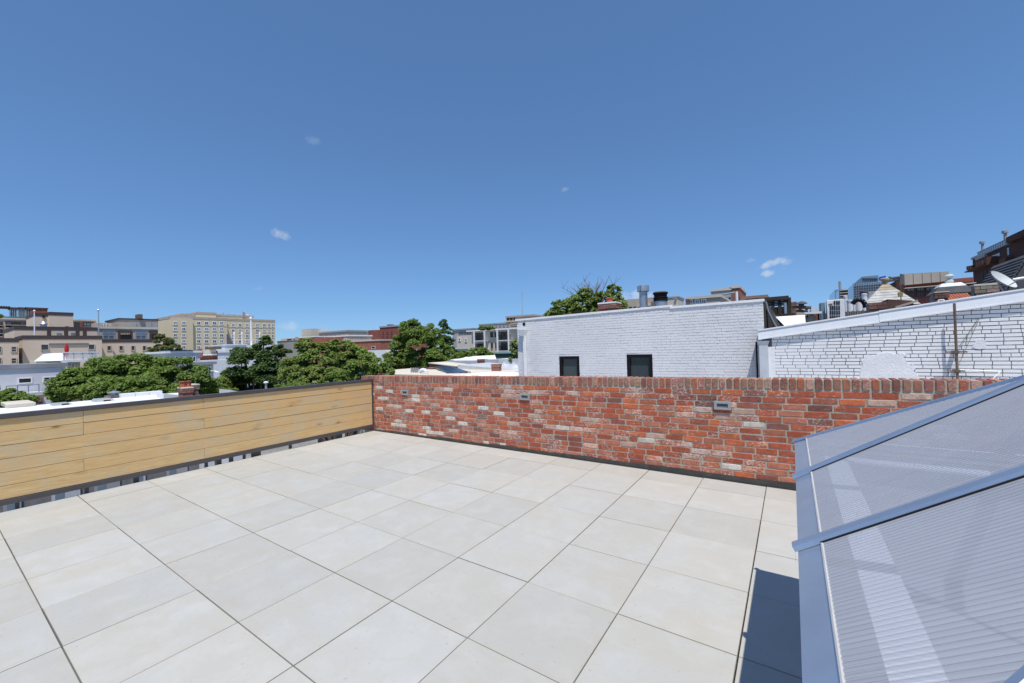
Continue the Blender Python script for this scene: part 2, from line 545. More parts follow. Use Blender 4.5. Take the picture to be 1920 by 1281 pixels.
class MB:
    def __init__(self):
        self.v = []
        self.f = []
        self.c = []

    def add(self, vs, fs, col=None):
        b = len(self.v)
        self.v += [tuple(map(float, p)) for p in vs]
        self.f += [tuple(i + b for i in q) for q in fs]
        self.c += [col or (1, 1, 1)] * len(vs)
        return self

    def box(self, x0, x1, y0, y1, z0, z1, col=None):
        vs = [(x, y, z) for z in (z0, z1) for y in (y0, y1) for x in (x0, x1)]
        return self.add(vs, [(0, 2, 3, 1), (4, 5, 7, 6), (0, 1, 5, 4), (2, 6, 7, 3), (0, 4, 6, 2), (1, 3, 7, 5)], col)

    def hexa(self, bot, top, col=None):
        n = len(bot)
        fs = [tuple(range(n - 1, -1, -1)), tuple(range(n, 2 * n))]
        fs += [(i, (i + 1) % n, n + (i + 1) % n, n + i) for i in range(n)]
        return self.add(list(bot) + list(top), fs, col)

    def tube(self, a, b, r0, r1=None, n=8, caps=True):
        r1 = r0 if r1 is None else r1
        a, b = Vector(a), Vector(b)
        d = (b - a).normalized()
        s = d.orthogonal().normalized()
        t = d.cross(s)
        vs = []
        for c, r in ((a, r0), (b, r1)):
            for i in range(n):
                g = 2 * math.pi * i / n
                vs.append(c + (s * math.cos(g) + t * math.sin(g)) * r)
        fs = [(i, (i + 1) % n, n + (i + 1) % n, n + i) for i in range(n)]
        if caps:
            fs += [tuple(range(n - 1, -1, -1)), tuple(range(n, 2 * n))]
        return self.add(vs, fs)

    def lathe(self, c, prof, n=14):
        vs, fs = [], []
        for (r, z) in prof:
            for i in range(n):
                g = 2 * math.pi * i / n
                vs.append((c[0] + r * math.cos(g), c[1] + r * math.sin(g), c[2] + z))
        for k in range(len(prof) - 1):
            for i in range(n):
                fs.append((k * n + i, k * n + (i + 1) % n, (k + 1) * n + (i + 1) % n, (k + 1) * n + i))
        fs.append(tuple(range(n - 1, -1, -1)))
        fs.append(tuple(range((len(prof) - 1) * n, len(prof) * n)))
        return self.add(vs, fs)

    def build(self, name, mat, parent=None, smooth=False, colattr=False, bevel=0.0, kind=None, label=None):
        v = np.array(self.v)
        c = (v.min(0) + v.max(0)) / 2
        me = bpy.data.meshes.new(name)
        me.from_pydata([tuple(p) for p in (v - c)], [], self.f)
        me.update()
        if mat is not None:
            me.materials.append(mat)
        if colattr:
            at = me.attributes.new('bc', 'FLOAT_COLOR', 'POINT')
            at.data.foreach_set('color', np.array([(*q, 1) for q in self.c], dtype=np.float32).ravel())
        if smooth:
            me.polygons.foreach_set('use_smooth', [True] * len(me.polygons))
        o = bpy.data.objects.new(name, me)
        COL.objects.link(o)
        WLOC[o.name] = Vector(c)
        if parent is not None:
            o.parent = parent
            o.location = Vector(c) - WLOC[parent.name]
        else:
            o.location = c
        if bevel:
            b = o.modifiers.new('edge', 'BEVEL')
            b.width = bevel
            b.segments = 2
            b.limit_method = 'ANGLE'
        if kind: o['kind'] = kind
        if label: o['label'] = label
        return o


def rectX(pl, pt, pr, pb, x):
    """pixel rectangle on the plane x=const -> y0,y1,z0,z1"""
    pm = (pt + pb) / 2
    y0, y1 = atX(pl, pm, x)[1], atX(pr, pm, x)[1]
    xm = (pl + pr) / 2
    return min(y0, y1), max(y0, y1), atX(xm, pb, x)[2], atX(xm, pt, x)[2]


def rectY(pl, pt, pr, pb, y):
    pm = (pt + pb) / 2
    x0, x1 = atY(pl, pm, y)[0], atY(pr, pm, y)[0]
    xm = (pl + pr) / 2
    return min(x0, x1), max(x0, x1), atY(xm, pb, y)[2], atY(xm, pt, y)[2]


GZ = -11.0


class Bld:
    """a building volume with its facade on x=const ('x') or y=const ('y')"""

    def __init__(self, name, label, cat, axis, val, pl, pt, pr, depth, mat, zb=GZ, group=None, pb=None, coping=None, parent=None, roofmat=None, z1=None, part='wall'):
        self.axis, self.val = axis, val
        rc = (rectX if axis == 'x' else rectY)(pl, pt, pr, pt if pb is None else pb, val)
        a0, a1, zlo, zhi = rc
        if z1 is not None:
            zhi = z1
        if pb is not None:
            zb = zlo
        self.a0, self.a1, self.zb, self.zt = a0, a1, zb, zhi
        if axis == 'x':
            self.ext = (val - depth, val, a0, a1)
        else:
            self.ext = (a0, a1, val, val + depth)
        if parent is None:
            self.o = thing(name, label, cat, ((self.ext[0] + self.ext[1]) / 2, (self.ext[2] + self.ext[3]) / 2, zb), group)
        else:
            self.o = parent
        MB().box(*self.ext, zb, zhi).build(part, mat, self.o)
        e = self.ext
        if coping:
            cm, ch, ov = coping
            MB().box(e[0] - ov, e[1] + ov, e[2] - ov, e[3] + ov, zhi, zhi + ch).build('coping', cm, self.o)
            self.top = zhi + ch
        else:
            self.top = zhi
        if roofmat:
            MB().box(e[0] + .15, e[1] - .15, e[2] + .15, e[3] - .15, zhi, zhi + .05).build('roof', roofmat, self.o)

    def slab(self, pl, pt, pr, pb, mat, name, out=0.1, back=0.02, parent=None, kind=None):
        m = MB()
        if self.axis == 'x':
            y0, y1, z0, z1 = rectX(pl, pt, pr, pb, self.val)
            m.box(self.val - back, self.val + out, y0, y1, z0, z1)
        else:
            x0, x1, z0, z1 = rectY(pl, pt, pr, pb, self.val)
            m.box(x0, x1, self.val - out, self.val + back, z0, z1)
        return m.build(name, mat, parent or self.o, kind=kind)

    def win(self, pl, pt, pr, pb, frame=None, pane=None, fw_=0.12, out=0.12, nx=1, ny=1):
        frame = frame or WMETAL
        pane = pane or GLASS
        if self.axis == 'x':
            a0, a1, z0, z1 = rectX(pl, pt, pr, pb, self.val)
        else:
            a0, a1, z0, z1 = rectY(pl, pt, pr, pb, self.val)
        fm = MB()

        def bx(m, p0, p1, q0, q1, o, b=0.02):
            if self.axis == 'x':
                m.box(self.val - b, self.val + o, p0, p1, q0, q1)
            else:
                m.box(p0, p1, self.val - o, self.val + b, q0, q1)
        f = min(fw_, (a1 - a0) * 0.18, (z1 - z0) * 0.18)
        bx(fm, a0, a1, z1 - f, z1, out)
        bx(fm, a0, a1, z0, z0 + f, out * 1.3)
        bx(fm, a0, a0 + f, z0 + f, z1 - f, out)
        bx(fm, a1 - f, a1, z0 + f, z1 - f, out)
        for i in range(1, nx):
            c = a0 + (a1 - a0) * i / nx
            bx(fm, c - f / 3, c + f / 3, z0 + f, z1 - f, out * .8)
        for i in range(1, ny):
            c = z0 + (z1 - z0) * i / ny
            bx(fm, a0 + f, a1 - f, c - f / 3, c + f / 3, out * .7)
        w = fm.build('window', frame, self.o)
        pm = MB()
        bx(pm, a0 + f * .9, a1 - f * .9, z0 + f * .9, z1 - f * .9, out * 0.35)
        pm.build('pane', pane, w)
        return w


# ------------------------------------------------------------------ ground
g = MB()
g.add([(-3000, -3000, GZ), (3000, -3000, GZ), (3000, 3000, GZ), (-3000, 3000, GZ)], [(0, 1, 2, 3)])
props(g.build('ground', GROUND), kind='structure')

# ------------------------------------------------------------------ terrace
YE, XE = 7.58 * TILE, -4.075          # paving edges by the brick wall and by the fence
terr = MB()
terr.box(-4.10, 6.2, -3.6, 4.9, -0.30, -0.045)
terr.box(-4.10, -4.077, -3.6, 4.62, -0.30, -0.004)
TERR = props(terr.build('terrace_floor', plain('terrace deck', (0.08, 0.075, 0.07), 0.9)), kind='structure')
g = MB()
g.box(-4.0, 6.1, -3.5, 4.9, GZ, -0.32)
hb = g.build('own_building', plain('own house brick', (0.25, 0.13, 0.1), 0.9))
props(hb, 'red brick house carrying the paved terrace on its roof', 'building')


def paver_mesh(w, d):
    h = 0.022
    b = 0.0022
    me = bpy.data.meshes.new('paver')
    x, y = w / 2, d / 2
    vs = [(-x, -y, -h), (x, -y, -h), (x, y, -h), (-x, y, -h), (-x, -y, -b), (x, -y, -b), (x, y, -b), (-x, y, -b),
          (-x + b, -y + b, 0), (x - b, -y + b, 0), (x - b, y - b, 0), (-x + b, y - b, 0)]
    fs = [(3, 2, 1, 0), (8, 9, 10, 11)]
    for k in (0, 4):
        for i in range(4):
            j = (i + 1) % 4
            fs.append((k + i, k + j, k + 4 + j, k + 4 + i))
    me.from_pydata(vs, [], fs)
    me.materials.append(PAVER)
    return me


pm_cache = {}
for i in range(-7, 10):
    for j in range(-5, 8):
        x0, x1 = i * TILE, (i + 1) * TILE
        y0, y1 = j * TILE, (j + 1) * TILE
        x0 = max(x0, XE)
        y1 = min(y1, YE)
        if x1 - x0 < 0.05 or y1 - y0 < 0.05:
            continue
        gap = 0.0033
        w, d = x1 - x0 - 2 * gap, y1 - y0 - 2 * gap
        key = (round(w, 3), round(d, 3))
        if key not in pm_cache:
            pm_cache[key] = paver_mesh(w, d)
        o = bpy.data.objects.new('paver', pm_cache[key])
        COL.objects.link(o)
        o.parent = TERR
        lift = rnd.uniform(-0.0015, 0.0015)
        o.location = Vector(((x0 + x1) / 2 + rnd.uniform(-.0011, .0011), (y0 + y1) / 2 + rnd.uniform(-.0011, .0011), lift)) - WLOC[TERR.name]
        o.rotation_euler = (rnd.uniform(-.0018, .0018), rnd.uniform(-.0018, .0018), rnd.uniform(-.0010, .0010))

# ------------------------------------------------------------------ brick parapet wall
WY = 4.655


def wtop(x):
    return 1.108 + 0.0112 * x


def brick_pool(n, jit, wx, hz, dy):
    out = []
    rr = random.Random(5)
    for k in range(n):
        xs = [-.5, -.25, 0, .25, .5]
        ring = []
        cj = jit * 1.0
        for t_ in xs:
            ring.append((t_ * wx, -hz / 2 + rr.uniform(-1, 1) * cj * .5))
        for z_ in (0,):
            ring.append((wx / 2 + rr.uniform(-1, .4) * cj, z_))
        for t_ in reversed(xs):
            ring.append((t_ * wx, hz / 2 + rr.uniform(-1, 1) * cj * .5))
        ring.append((-wx / 2 + rr.uniform(-.4, 1) * cj, 0))
        # soften corners
        r2 = []
        for (a, b) in ring:
            if abs(abs(a) - wx / 2) < 1e-6 and abs(b) > hz * .3:
                a -= math.copysign(rr.uniform(0.2, 1.3) * jit, a)
                b -= math.copysign(rr.uniform(0.2, 1.2) * jit, b)
            r2.append((a, b))
        n_ = len(r2)
        bv = 0.0035
        vs = [(a, dy, b) for a, b in r2] + [(a, bv, b) for a, b in r2] + [(a * (1 - 2 * bv / wx), rr.uniform(-.0008, .0008), b * (1 - 2.4 * bv / hz)) for a, b in r2]
        fs = []
        for q in (0, n_):
            for i in range(n_):
                j = (i + 1) % n_
                fs.append((q + i, q + j, q + n_ + j, q + n_ + i))
        fs.append(tuple(range(2 * n_, 3 * n_)))
        out.append((vs, fs))
    return out


def pick_brick_col(r):
    t_ = r.random()
    if t_ < .36: c = (0.43, 0.088, 0.042)
    elif t_ < .56: c = (0.55, 0.135, 0.052)
    elif t_ < .66: c = (0.30, 0.080, 0.060)
    elif t_ < .84: c = (0.48, 0.165, 0.10)
    elif t_ < .88: c = (0.21, 0.085, 0.07)
    elif t_ < .925: c = (0.54, 0.36, 0.28)
    elif t_ < .955: c = (0.68, 0.62, 0.55)
    else: c = (0.36, 0.10, 0.06)
    k = r.uniform(.85, 1.18)
    return tuple(min(.8, v * k) for v in c)


WALL = thing('brick_parapet_wall', 'low red reclaimed brick wall with upright coping bricks along the paved terrace', 'wall', (0, WY + .1, 0))
XW0, XW1 = -4.47, 5.6
m = MB()
m.add([(XW0 + .005, WY + .0012, -.3), (XW1, WY + .0012, -.3), (XW1, WY + .20, -.3), (XW0 + .005, WY + .20, -.3),
       (XW0 + .005, WY + .0012, wtop(XW0) - .008), (XW1, WY + .0012, wtop(XW1) - .008), (XW1, WY + .20, wtop(XW1) - .008), (XW0 + .005, WY + .20, wtop(XW0) - .008)],
      [(0, 1, 5, 4), (1, 2, 6, 5), (2, 3, 7, 6), (3, 0, 4, 7), (4, 5, 6, 7)])
m.build('mortar', MORTAR, WALL)
BL, BH, JT = 0.2005, 0.0570, 0.0120
RL = 0.103
pool = brick_pool(14, 0.0032, BL, BH, 0.09)
cells = []
for k in range(17):
    off = (0.106 if k % 2 else 0.0) + rnd.uniform(-.03, .03)
    x = XW0 + 0.11 - off
    while x < XW1:
        L = BL * rnd.choice([1, 1, 1, 1, 1, .97, .95, 1.02, .5 if rnd.random() < .3 else 1])
        zc = wtop(x) - RL - 0.006 - JT - BH / 2 - k * (BH + JT) + rnd.uniform(-.0018, .0018)
        if zc > -0.02 and x + L > XW0 + .02:
            if x < XW0:
                L = L - (XW0 - x); x = XW0
            cells.append((x + L / 2, zc, L))
        x += L + JT + rnd.uniform(-.0015, .0025)


def onscreen(p):
    d = np.array(p) - CP
    z = d @ fw
    if z < .1: return -1
    a = 960 + FOC * (d @ RT) / z
    b = 640.5 - FOC * (d @ UP) / z
    if a < -10 or a > 1930 or b > 1290: return -1
    if a > 1490 and b > 828 - .25 * (a - 1488): return -1
    return 1 / z


vis = sorted(range(len(cells)), key=lambda i: -onscreen((cells[i][0], WY, cells[i][1])))
ind = set(vis[:300])
bmesh_cache = []
for (vs, fs) in pool:
    me = bpy.data.meshes.new('brick')
    me.from_pydata(vs, [], fs)
    me.materials.append(BR_O)
    bmesh_cache.append(me)
joined = MB()
for i, (x, z, L) in enumerate(cells):
    col = pick_brick_col(rnd)
    if x < -.8 and rnd.random() < .10 and z < .85 and rnd.random() < .7: col = (0.72, 0.67, 0.60)
    k = rnd.randrange(len(pool))
    proud = rnd.uniform(-.0050, -.0012)
    if i in ind:
        o = bpy.data.objects.new('brick', bmesh_cache[k])
        COL.objects.link(o)
        o.parent = WALL
        o.location = Vector((x, WY + proud, z)) - WLOC[WALL.name]
        o.scale = (L / BL, 1, rnd.uniform(.97, 1.04))
        o.rotation_euler = (0, rnd.uniform(-.010, .010) - .0112, 0)
        o.color = (*col, 1)
    else:
        vs, fs = pool[k]
        s_ = L / BL
        joined.add([(a * s_ + x, b + WY + proud, c + z) for a, b, c in vs], fs, col)
joined.build('far_brick', BR_J, WALL, colattr=True, kind='stuff')
# rowlock coping
cpool = brick_pool(8, 0.0035, 0.0585, RL, 0.205)
cm = []
for (vs, fs) in cpool:
    n_ = len(vs) // 3
    vs = [(a, b if b < .1 else b - .0, c) for a, b, c in vs]
    fs = list(fs) + [tuple(reversed(range(n_)))]
    me = bpy.data.meshes.new('coping_brick')
    me.from_pydata(vs, [], fs)
    me.materials.append(BR_CO)
    cm.append(me)
x = XW0 + .03
while x < XW1:
    o = bpy.data.objects.new('coping_brick', cm[rnd.randrange(len(cm))])
    COL.objects.link(o)
    o.parent = WALL
    o.location = Vector((x, WY - .008 + rnd.uniform(-.003, .003), wtop(x) - RL / 2 + rnd.uniform(-.002, .003))) - WLOC[WALL.name]
    o.rotation_euler = (0, rnd.uniform(-.03, .03), rnd.uniform(-.01, .01))
    o.scale = (rnd.uniform(.93, 1.08), 1, rnd.uniform(.98, 1.02))
    c = rnd.choice([(0.30, 0.105, 0.075), (0.36, 0.11, 0.075), (0.22, 0.09, 0.075), (0.34, 0.17, 0.12), (0.42, 0.13, 0.07), (0.33, 0.13, 0.10)])
    o.color = (*[v * rnd.uniform(.9, 1.15) for v in c], 1)
    x += 0.0585 + 0.013 + rnd.uniform(-.002, .003)
# flashing at the foot
m = MB()
n_ = 220
vs = []
for i in range(n_ + 1):
    x = XE + (XW1 - XE) * i / n_
    zt = 0.028 + 0.0055 * (x - XE) + 0.006 * math.sin(x * 5.1) + rnd.uniform(-.004, .004)
    vs += [(x, YE + .004, -.04), (x, YE + .010, zt * .35), (x, WY - .012, zt), (x, WY + .01, zt)]
fs = []
for i in range(n_):
    for q in range(3):
        fs.append((i * 4 + q, i * 4 + 4 + q, i * 4 + 5 + q, i * 4 + 1 + q))
m.add(vs, fs)
m.build('flashing', TAR, WALL)

# three recessed step lights
LG = plain('light housing', (0.34, 0.35, 0.35), 0.5, var=0.06)
LI = plain('light lens', (0.17, 0.18, 0.17), 0.4, var=0.1)
for (pl, pt, pr, pb), lab in (((752, 731, 766, 741.5), 'small grey louvred wall light in the brick wall nearest the wooden fence'),
                              ((974, 738, 993.5, 751), 'grey louvred wall light in the middle of the brick wall'),
                              ((1338, 751, 1371, 770.5), 'largest looking grey wall light, in the brick wall nearest the skylight')):
    x0, x1, z0, z1 = rectY(pl, pt, pr, pb, WY - .02)
    c = (x0 + x1) / 2
    x0, x1 = c - .085, c + .085
    zc = (z0 + z1) / 2
    z0, z1 = zc - .047, zc + .047
    t_ = thing('wall_light', lab, 'light', (c, WY, z0), 'step lights in the brick wall')
    f_ = MB()
    yf, yb = WY - .026, WY + .03
    f_.box(x0, x1, yf, yb, z1 - .026, z1)
    f_.box(x0, x1, yf, yb, z0, z0 + .026)
    f_.box(x0, x0 + .030, yf, yb, z0 + .026, z1 - .026)
    f_.box(x1 - .030, x1, yf, yb, z0 + .026, z1 - .026)
    f_.build('frame', LG, t_, bevel=.002)
    MB().box(x0 + .030, x1 - .030, WY - .006, WY + .03, z0 + .026, z1 - .026).build('lens', LI, t_)
    lv = MB()
    for q in range(3):
        zz = z0 + .033 + q * .0125
        lv.add([(x0 + .03, WY - .006, zz + .006), (x1 - .03, WY - .006, zz + .006), (x1 - .03, WY - .018, zz), (x0 + .03, WY - .018, zz)], [(0, 1, 2, 3)])
    lv.build('louvre', LG, t_)

# unseen pale roof added behind the parapet to bounce sunlight onto the white walls
BOUNCE = thing('added_bounce_house', 'unseen row house added behind the brick parapet, its silver roof bouncing light', 'building', (0, 7.4, GZ))
MB().box(-4.3, 11.5, 4.93, 9.85, GZ, -.34).build('wall', plain('added house wall', (.4, .3, .26)), BOUNCE)
MB().box(-4.35, 11.5, 4.92, 9.9, -.34, -.30).build('roof', plain('silver bounce roof', (0.50, 0.50, 0.50), 0.6, var=.08), BOUNCE)

# ------------------------------------------------------------------ fence
FX = -4.08
FEN = thing('wooden_fence', 'low horizontal cedar board fence with dark steel rails along the terrace edge', 'fence', (FX, 0.5, 0))
ztop, zbot = 0.958, 0.122
hb_ = (ztop - zbot) / 6
yj1, yj2 = atX(157, 850, FX)[1], atX(383, 800, FX)[1]
joints = {0: (yj1, yj2), 1: (yj1, ), 2: (yj2,), 3: (), 4: (yj1,), 5: (yj2,)}
for k in range(6):
    z1 = ztop - k * hb_
    ys = [-3.6] + [-1.4 if k % 2 else -.7] + list(joints[k]) + [4.60]
    for a, b in zip(ys[:-1], ys[1:]):
        px = rnd.uniform(-.0015, .0015)
        MB().box(FX - .02 + px, FX + .004 + px, a + .0012, b - .0012, z1 - hb_ + .0042, z1).build('board', WOOD, FEN, bevel=.002)
MB().box(FX - .045, FX + .022, -3.6, 4.625, ztop + .003, ztop + .052).build('top_rail', STEEL, FEN, bevel=.003)
MB().box(FX - .045, FX + .018, -3.6, 4.625, zbot - .055, zbot - .003).build('bottom_rail', STEEL, FEN, bevel=.003)
MB().box(FX - .035, FX + .002, 4.612, 4.63, zbot - .003, ztop + .003).build('end_post', STEEL, FEN)
MB().box(FX - .0245, FX - .0212, -3.6, 4.60, zbot, ztop).build('gap_shade_sheet', DWOOD, FEN)  # added dark sheet so the gaps between boards read as shade
for y in (-3.0, -1.6, -.2, 1.1, 2.5, 3.9):
    MB().box(FX - .075, FX - .026, y, y + .05, -0.3, ztop).build('post', STEEL, FEN)
for (pl, pr) in ((28, 34), (159, 168), (386, 392), (408, 418), (432, 440), (458, 463), (474, 487), (545, 550), (600, 606), (635, 640)):
    y0, y1 = atX(pl, 880, FX)[1], atX(pr, 880, FX)[1]
    d_ = max(.03, (y1 - y0) * 0.9)
    MB().box(FX - .05, FX - .02, y0, y0 + d_, -.25, zbot - .055).build('bracket', STEEL, FEN)

# ------------------------------------------------------------------ pyramid skylight of multiwall sheet
EH, XS = 0.945, 2.703
SL = math.tan(R(32.6))
YS1 = atZ(1488.5, 828, EH)[1]
_d = ray(1935, 1281)
_n = np.array([-SL, 0, 1.0])
_p = CP + _d * (((np.array([XS, 0, EH]) - CP) @ _n) / (_d @ _n))
YS0 = _p[1] - (_p[0] - XS)
HW = (YS1 - YS0) / 2
XC, YC = XS + HW, (YS0 + YS1) / 2
ZA = EH + HW * SL
SKY = thing('skylight', 'large pyramid rooflight of ribbed polycarbonate with aluminium rafters at the right', 'skylight', (XC, YC, 0))
cx0, cx1, cy0, cy1 = XS + .13, XS + 2 * HW - .13, YS0 + .13, YS1 - .13
cb = MB()
th = .06
cb.box(cx0, cx1, cy0, cy0 + th, -.02, EH - .045).box(cx0, cx1, cy1 - th, cy1, -.02, EH - .045)
cb.box(cx0, cx0 + th, cy0 + th, cy1 - th, -.02, EH - .045).box(cx1 - th, cx1, cy0 + th, cy1 - th, -.02, EH - .045)
cb.build('curb', GMETAL, SKY)


def roofpt(face, e, u, lift=0.0):
    """face 0..3; e along the eave from the face's first corner, u in from the eave (plan)"""
    z = EH + u * SL
    n = (-SL / math.hypot(1, SL), 1 / math.hypot(1, SL))
    uu = u + n[0] * lift
    z += n[1] * lift
    if face == 0:   # west face, e runs +Y
        return (XS + uu, YS0 + e, z)
    if face == 1:   # north face, e runs +X
        return (XS + e, YS1 - uu, z)
    if face == 2:   # east
        return (XS + 2 * HW - uu, YS1 - e, z)
    return (XS + 2 * HW - e, YS0 + uu, z)


EL = 2 * HW
RAF = {0: [atZ(1511, 1031, EH)[1] - YS0, atZ(1498, 896, EH)[1] - YS0]}
for face in range(4):
    raf = RAF.get(face, [0.81, 1.63])
    us0 = 0.055    # width of the eave flashing
    # eave flashing
    m = MB()
    a, b, c, d = roofpt(face, 0, 0), roofpt(face, EL, 0), roofpt(face, EL - us0, us0), roofpt(face, us0, us0)
    a2, b2 = roofpt(face, 0, 0), roofpt(face, EL, 0)
    dn = 0.035
    m.add([a, b, c, d, (a[0], a[1], a[2] - dn), (b[0], b[1], b[2] - dn), (c[0], c[1], c[2] - .03), (d[0], d[1], d[2] - .03)],
          [(0, 1, 2, 3), (4, 5, 1, 0), (6, 7, 3, 2), (5, 4, 7, 6)])
    m.build('eave_flashing', ALU, SKY)
    # bead between flashing and sheet
    m = MB()
    m.tube(roofpt(face, us0 + .002, us0 + .002, .002), roofpt(face, EL - us0 - .002, us0 + .002, .002), .0042, n=6)
    m.build('bead', ALU_W, SKY)
    # fluted sheets between the rafters
    bounds = [0.0] + raf + [EL]
    for s_ in range(3):
        e0, e1 = bounds[s_] + .012, bounds[s_ + 1] - .012
        pitch = 0.016
        nf = int((e1 - e0) / pitch)
        m = MB()
        web = MB()

        def umax(e):
            return max(us0 + .006, min(e, EL - e) - .012)
        prof = ((0.0, -.0022), (0.14, -.0006), (0.5, 0.0), (0.86, -.0006))
        cols = []
        for q in range(nf + 1):
            for (t_, dz) in (prof if q < nf else prof[:1]):
                e = e0 + (q + t_) * pitch
                cols.append((e, dz))
        vs = []
        for (e, dz) in cols:
            um = umax(e)
            vs += [roofpt(face, e, us0 + .004, .004 + dz), roofpt(face, e, um, .004 + dz)]
        fs = [(2 * i, 2 * i + 2, 2 * i + 3, 2 * i + 1) for i in range(len(cols) - 1)]
        m.add(vs, fs)
        sheet = m.build('polycarbonate_sheet', POLY, SKY, smooth=True)
        for q in range(nf + 1):
            e = e0 + q * pitch
            um = umax(e)
            web.add([roofpt(face, e, us0 + .004, .002), roofpt(face, e, um, .002), roofpt(face, e, um, -.004), roofpt(face, e, us0 + .004, -.004)], [(0, 1, 2, 3)])
        w_ = web.build('web', WEBM, sheet)
        w_['kind'] = 'stuff'
    # rafter caps
    for e in raf:
        um = min(e, EL - e)
        m = MB()
        w = .024
        p = []
        for u in (-.006, um):
            p.append([roofpt(face, e - w, u, .001), roofpt(face, e - w * .8, u, .014), roofpt(face, e + w * .15, u, .017), roofpt(face, e + w * .8, u, .014), roofpt(face, e + w, u, .001)])
        vs = p[0] + p[1]
        drop = [(q_[0], q_[1], q_[2] - .05) for q_ in (p[0][0], p[0][4])]
        fs = [(i, i + 1, i + 6, i + 5) for i in range(4)] + [(4, 3, 2, 1, 0), (5, 6, 7, 8, 9)]
        fs += [(0, 4, 11, 10)]
        m.add(vs + drop, fs)
        m.build('rafter_cap', ALU, SKY)
        # lower glazing gasket under the cap
        m = MB()
        for sgn in (-1, 1):
            pa = roofpt(face, e + sgn * (w + .003), us0, .0045)
            pb_ = roofpt(face, e + sgn * (w + .003), um - .02, .0045)
            m.tube(pa, pb_, .0035, n=5)
        m.build('gasket', BLACK, SKY)
for k in range(4):
    a = [(XS, YS0), (XS, YS1), (XS + EL, YS1), (XS + EL, YS0)][k]
    dx, dy = (XC - a[0]), (YC - a[1])
    L = math.hypot(dx, dy)
    nx_, ny_ = -dy / L, dx / L
    m = MB()
    w = .016
    vs = []
    for (t_, ) in ((-0.004,), (1.0,)):
        px, py, pz = a[0] + dx * t_, a[1] + dy * t_, EH + HW * SL * t_
        vs += [(px - nx_ * w, py - ny_ * w, pz - .004), (px - nx_ * w * .7, py - ny_ * w * .7, pz + .010), (px, py, pz + .014),
               (px + nx_ * w * .7, py + ny_ * w * .7, pz + .010), (px + nx_ * w, py + ny_ * w, pz - .004)]
    fs = [(i, i + 1, i + 6, i + 5) for i in range(4)] + [(4, 3, 2, 1, 0)]
    m.add(vs, fs)
    m.build('hip_cap', ALU, SKY)
# light shaft below the glazing
sh = MB()
zf = EH - .55
sh.box(cx0 + th + .002, cx1 - th - .002, cy0 + th + .002, cy1 - th - .002, zf - .02, zf)
sh.build('shaft_floor', INNERD, SKY)
sh = MB()
zs0, zs1 = EH - .040, EH - .030
a_, b_ = .132, .222
sh.box(XS + a_, XS + b_, YS0 + a_, YS1 - a_, zs0, zs1)
sh.box(XS + b_, XS + EL - a_, YS0 + a_, YS0 + b_, zs0, zs1)
sh.box(XS + b_, XS + EL - a_, YS1 - b_, YS1 - a_, zs0, zs1)
sh.box(XS + EL - b_, XS + EL - a_, YS0 + b_, YS1 - b_, zs0, zs1)
sh.build('light_band_sill', INNERW, SKY)  # added strip, sized and whitened to show the band of sunlight
sh = MB()
o_ = .02
sh.box(XS + o_, XS + a_, YS0 + o_, YS1 - o_, zs0, zs1 - .002)
sh.box(XS + a_, XS + EL - o_, YS0 + o_, YS0 + a_, zs0, zs1 - .002)
sh.box(XS + a_, XS + EL - o_, YS1 - a_, YS1 - o_, zs0, zs1 - .002)
sh.box(XS + EL - a_, XS + EL - o_, YS0 + a_, YS1 - a_, zs0, zs1 - .002)
sh.build('shade_soffit', INNER, SKY)  # opaque plate added to stop light leaking between flashing and curb

# ------------------------------------------------------------------ white painted house across the gap
PY1, PY2 = 10.3, 10.0


